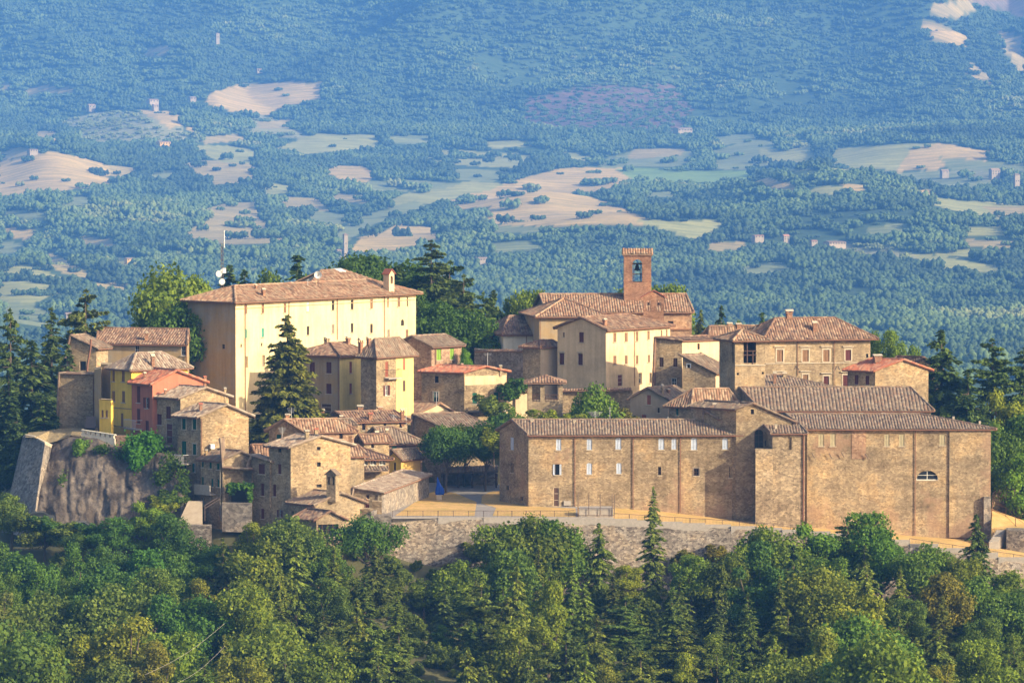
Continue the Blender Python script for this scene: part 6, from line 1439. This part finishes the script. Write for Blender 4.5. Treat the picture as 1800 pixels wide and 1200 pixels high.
for base, ids in labs.items():
    ids.sort(key=lambda i: recs[i][1])
    for j, i in enumerate(ids):
        tn, cn, lm, nm = base; pre = ''
        if len(ids) == 2: pre = ('left', 'right')[j]+', '
        elif len(ids) > 2: pre = ('leftmost', 'second', 'third', 'fourth', 'fifth')[min(j, 4)]+', '
        recs[i].append(pre+tn+' '+cn+' in the '+nm+' below '+lm)
for k, x, y, Y, t, base, lab in recs:
    P = W(x, y, Y); gz = H(P.x, Y); h_ = P.z-gz; mh = TM[k][1]
    wid = 1.0
    if h_ < mh*.75: wid = .75*mh/max(h_, 4)*.9
    t2 = tuple(c*random.uniform(.9, 1.12) for c in t)
    tree(k, x, y, Y, lab, 'conifer' if k[0] in 'fc' else 'tree', {'f':'conifer_tree','c':'cedar_tree','p':'umbrella_pine','b':'broadleaf_tree','n':'broadleaf_tree'}[k[0]], wid=min(1.5, wid)*(.95 if k[0] in 'fc' else 1), tint=t2, group='trees of the wood below the village')
# bushes on the rock foot and terrace
for px, yt, Y, lab, t, s in ((48,898,586.5,'green bush in front of the grey car',MG,1.7),(78,903,586,'second green bush in front of the grey car, right one',DG,1.5),(118,914,584,'green bush in front of the left half of the silver car',MG,1.5),(160,916,583.5,'green bush at the right end of the silver car',DG,1.6),(300,858,590,'dark scrub on the rock foot by the stone houses',(.6,.75,.5),1.6),(285,868,589,'yellow tipped bush at the rock foot',YG,1.6),(262,905,588,'bush half way up the rock foot',DG,1.8),(790,985,583,'brownish bush growing from the rubble wall',(1.4,1.0,.6),1.8),(835,950,583,'pale green bush high on the rubble wall',(1.2,1.1,.6),1.5),(1262,955,582,'dry brown bush on the rubble wall below the long wall',(1.3,.85,.5),1.5),(1205,962,582,'brownish bush low on the rubble wall, right part',(1.3,.9,.6),1.2)):
    P = W(px, yt, Y); tree('g0', px, yt, Y, lab, 'shrub', 'shrub', hgt=2.6, wid=s, tint=t)
# ================================================================== FAR WOODS (one mass) and far buildings
def crownlet(seed, m=13, n=28, tall=1.0):
    """a clump of several small crowns"""
    r = np.random.default_rng(seed); vs, ts, o = [], [], 0
    for c in range(m):
        a = c*2.4+r.uniform(-.3, .3); rr = .46*math.sqrt((c+.3)/m); cx, cy = rr*math.cos(a), rr*math.sin(a); s = r.uniform(.09, .18); hh = tall*r.uniform(.8, 1.25)
        d = unit(r.normal(size=(n, 3))+np.array([0,0,.5])); P = d*(s*r.uniform(.75, 1.15, n))[:, None]*np.array([1,1,hh*1.2])+np.array([cx,cy,.22*hh])
        v, q = quads(P, unit(d+r.normal(size=(n, 3))*.5), r.uniform(.6, 1.3, n)*.042)
        bm = bmesh.new(); bmesh.ops.create_icosphere(bm, subdivisions=1, radius=s*.9)
        for x in bm.verts: x.co = Vector((x.co.x+cx, x.co.y+cy, x.co.z*1.25*hh+.28*hh))
        bmesh.ops.triangulate(bm, faces=bm.faces); bm.verts.ensure_lookup_table(); v0 = np.array([x.co for x in bm.verts]); t0 = np.array([[y.index for y in f.verts] for f in bm.faces]); bm.free()
        q3 = np.concatenate([q[:, :3], q[:, [0,2,3]]]); vs += [v0, v]; ts += [t0+o, q3+o+len(v0)]; o += len(v0)+len(v)
    return mesh_np('crownlet', np.concatenate(vs), np.concatenate(ts))
def m_far():
    m, n, b = mat('far_foliage'); at = N(n, 'ShaderNodeAttribute', attribute_name='tone'); at.attribute_type = 'INSTANCER'
    col = ramp(n, [(0, (.035,.058,.028)), (.5, (.072,.115,.040)), (.8, (.112,.162,.052)), (1, (.19,.21,.08))], at.outputs['Fac'])
    n.links.new(col, b.inputs['Base Color']); return m
FARM = m_far()
kinds = bpy.data.collections.new('crownlets')
for i in range(5):
    me = crownlet(40+i, tall=(.85, .75, .95, .8, 1.15)[i]); me.materials.append(FARM); kinds.objects.link(bpy.data.objects.new('crownlet', me))
def scatter(name, X, Y, sc, tone_):
    Z = height(X, Y); n = len(X); me = bpy.data.meshes.new(name); me.vertices.add(n); me.vertices.foreach_set('co', np.stack([X, Y, Z-.3], 1).astype(np.float32).ravel())
    for nm, arr in (('sc', sc), ('tone', tone_)): a = me.attributes.new(nm, 'FLOAT', 'POINT'); a.data.foreach_set('value', arr.astype(np.float32))
    o = link_mesh(name, me); ng = bpy.data.node_groups.new(name, 'GeometryNodeTree'); ng.interface.new_socket('Geometry', in_out='INPUT', socket_type='NodeSocketGeometry'); ng.interface.new_socket('Geometry', in_out='OUTPUT', socket_type='NodeSocketGeometry')
    A = ng.nodes.new; gi, go = A('NodeGroupInput'), A('NodeGroupOutput'); ip = A('GeometryNodeInstanceOnPoints'); ci = A('GeometryNodeCollectionInfo'); ci.inputs['Collection'].default_value = kinds; ci.inputs['Separate Children'].default_value = True; ci.inputs['Reset Children'].default_value = True
    ip.inputs['Pick Instance'].default_value = True; ri = A('FunctionNodeRandomValue'); ri.data_type = 'INT'; ri.inputs[4].default_value = 0; ri.inputs[5].default_value = 4
    na = A('GeometryNodeInputNamedAttribute'); na.inputs['Name'].default_value = 'sc'; rr = A('FunctionNodeRandomValue'); rr.data_type = 'FLOAT_VECTOR'; rr.inputs[0].default_value = (0,0,0); rr.inputs[1].default_value = (.1,.1,6.28)
    L = ng.links.new; L(gi.outputs[0], ip.inputs['Points']); L(ci.outputs[0], ip.inputs['Instance']); L(ri.outputs[2], ip.inputs['Instance Index']); L(na.outputs[0], ip.inputs['Scale']); L(rr.outputs[0], ip.inputs['Rotation']); L(ip.outputs[0], go.inputs[0])
    md = o.modifiers.new('scatter', 'NODES'); md.node_group = ng; tag(o, kind='stuff'); return o
def jgrid(y0, y1, sp, half):
    ys = np.arange(y0, y1, sp); out = []
    for y in ys: xs = np.arange(-half*y, half*y, sp); out.append(np.stack([xs+rng.uniform(-.48, .48, len(xs))*sp, y+rng.uniform(-.48, .48, len(xs))*sp], 1))
    return np.concatenate(out)
def ground_px(px, py, y0=2600, y1=9000):
    """where the ray through this pixel meets the far ground"""
    Ys = np.arange(y0, y1, 8.); P = W(px, py, 1000); X = P.x/1000*Ys; Z = CAMZ+(P.z-CAMZ)/1000*Ys; g = height(X, Ys)-Z
    i = np.argmax(g > 0); return (X[i], Ys[i], float(height(X[i:i+1], Ys[i:i+1])[0]))
FH = [  # px, py base, width px, height px, label, wall, roof
 (1748,309,20,13,'white farmhouse with pale roof on the far right slope','pl_far','t_warm','house'),(1660,307,16,9,'white farmhouse among trees left of the far right one','pl_far','t_warm','house'),(1787,331,12,26,'pale square stone tower far away at right edge','pl_far','t_old','tower'),
 (607,446,9,36,'slender pale medieval tower rising behind the palazzo in the valley','pl_far','t_old','tower'),(597,447,16,9,'low pale building attached to the far slender tower','pl_far','t_warm','house'),(382,73,8,15,'tiny white tower high on the mountain slope','pl_far','t_old','tower'),
 (455,127,12,6,'tiny white farmhouse high on the mountain, right of the tower','pl_far','t_warm','house'),(160,192,16,9,'white farmhouse at the left edge of the olive grove','pl_far','t_warm','house'),(273,191,12,8,'white house at the top of the orange field','pl_far','t_warm','house'),(268,181,22,7,'long brown farmhouse above the orange field','pl_grey','t_brown','house'),
 (57,267,20,5,'bright white shed above the left hillside field','pl_far','t_grey','shed'),(92,250,10,7,'small orange farmhouse above the left hillside field','pl_orange','t_warm','house'),(287,256,26,8,'row of pale orange houses below the olive grove','pl_orange','t_warm','house'),(1332,419,22,6,'low red roofed shed in the valley right of the bell tower','pl_far','t_red','shed'),
 (1381,423,13,11,'white valley farmhouse right of the red roofed shed','pl_far','t_red','house'),(1430,428,14,6,'small farmhouse with red roof beside dark greenhouse','pl_far','t_red','house'),(1467,431,40,7,'long dull red greenhouse roof in the valley','pl_grey','t_brown','shed'),(338,176,14,6,'small white villa left of the large pale field','pl_far','t_grey','house'),
 (1200,233,34,9,'pale ruined house under the mountain foot, centre right','pl_far','t_old','house'),(845,460,26,8,'pale farmhouse peeking above the trees right of the cedar','pl_far','t_warm','house'),(228,461,20,8,'pale farmhouse in the left valley wood','pl_orange','t_warm','house'),(120,563,16,14,'pale house glimpsed between the left firs','pl_far','t_old','house')]
HP = [(px, py, wp, hp, ground_px(px, py, 2600 if py > 150 else 6300)) for px, py, wp, hp, *_ in FH]
for name, y0, y1, sp, s0 in (('valley_wood', 2500, 6300, 8.6, 10.5), ('mountain_wood', 6300, 9000, 9.0, 10.0)):
    P = jgrid(y0, y1, sp, .145); X, Y = P[:, 0], P[:, 1]; k, c = landcover(X, Y, height(X, Y)); r = rng.random(len(X))
    keep = (k == 0) & (r < .97) | (k == 1) & (r < .42) | (k == 2) & ((r < .012) | (fbm(X/45, Y/45, 3, 51) > .25) & (r < .8)) | (k == 3) & (r < .7)
    kt, _ = landcover(X, Y, height(X, Y)+s0*.45); keep &= ~((kt == 2) & (k != 2)) & ~((kt == 1) & (k == 0) & (r > .3))
    Zt = height(X, Y); dd = Y*ct-(Zt-CAMZ)*st; uu = Y*st+(Zt-CAMZ)*ct; tx = 900+F*X/dd; ty = 600-F*uu/dd
    for hx, hy, hw, hh, (gx, gy, gz) in HP: keep &= ~((np.abs(tx-hx) < hw*.65+3) & (Y < gy+15) & (Y > gy-700) & (ty-s0*.75*F/Y < hy-hh*.12) & (ty < hy+30))
    clear = fbm(X/260, Y/260, 4, 77)
    keep &= ~((clear > .21) & (k == 0) & (r > .25))
    X, Y, k, r = X[keep], Y[keep], k[keep], r[keep]; tn = np.clip(.45+fbm(X/160, Y/160, 4, 31)*(1.7 if y0 < 5000 else 1.1)+rng.normal(size=len(X))*.11, 0, 1); tn[k == 1] = .95
    sc = s0*rng.choice([.5,.75,1,1.25,1.6], len(X))*rng.uniform(.85, 1.15, len(X)); sc[k == 1] *= .55; sc[k == 3] *= .6
    scatter(name, X, Y, sc, tn)
for px, py, wp, hp, lab, wm, rm, ct_ in FH:
    x, y, z = ground_px(px, py, 2600 if py > 150 else 6300); Yc = y-30; kk = Yc/F
    z1_ = Zp(py, Yc)
    b = B({'house':'farmhouse','tower':'stone_tower','shed':'farm_shed'}[ct_], lab, ct_, px-wp*.5, px-wp*.22, px+wp*.5, Yc, 45, 25, py-hp*(.78 if ct_ != 'tower' else .93), py-hp*1.0, 'gU', .5, (1,1) if ct_ == 'tower' else (0,0), wall=wm, roof=rm, yb=py+2, ov=.5, flat=True, group='scattered buildings of the far valley and mountain')
    b.zb = min(z1_, z)-4; 
    nw = max(1, int(wp/6))
    for i in range(nw):
        wx = px-wp*.22+wp*.72*(i+.5)/nw
        for wy in ([py-hp*.5] if hp < 11 or ct_ == 'tower' else [py-hp*.28, py-hp*.58]): b.win('R', wx, wy, max(1.5, wp*.08), 2.2, 'hole')
    b.build()
# undergrowth on the near slopes
ukinds = bpy.data.collections.new('bushes'); uo = bpy.data.objects.new('bush', TM['g0'][0][0]); uo.color = (.8,.85,.65,1); ukinds.objects.link(uo)
n_ = 7000; X = rng.uniform(-85, 85, n_); Y = np.where(rng.random(n_) < .72, rng.uniform(465, 583, n_), rng.uniform(640, 760, n_)); 
near_ok = (Y < 583) | (np.abs(X+25) < 200) & (Y > 690) | (X > 60) | (X < -62)
near_ok &= ~((Y > 580.5) & (Y < 584) & (X > -18) & (X < 30))
X, Y = X[near_ok], Y[near_ok]; kinds_bak = kinds; kinds = ukinds
scatter('undergrowth', X, Y, rng.uniform(.4, .8, len(X)), np.zeros(len(X))); kinds = kinds_bak
# ================================================================== haze
def haze():
    me = bpy.data.meshes.new('haze'); bm = bmesh.new(); bmesh.ops.create_cube(bm, size=1); 
    x, y0, y1, z0, z1 = 2600, -420, 10420, -190, 700
    for v in bm.verts: v.co = Vector((v.co.x*2*x, y0+(v.co.y+.5)*(y1-y0), z0+(v.co.z+.5)*(z1-z0)))
    bm.to_mesh(me); bm.free(); o = link_mesh('haze', me); tag(o, kind='stuff'); m = bpy.data.materials.new('haze_air'); m.use_nodes = True; n = m.node_tree; n.nodes.remove(n.nodes['Principled BSDF'])
    v = n.nodes.new('ShaderNodeVolumePrincipled'); v.inputs['Color'].default_value = (.12,.372,1,1); v.inputs['Density'].default_value = HAZE; v.inputs['Anisotropy'].default_value = -.3
    n.links.new(v.outputs[0], n.nodes['Material Output'].inputs['Volume']); me.materials.append(m)
haze()
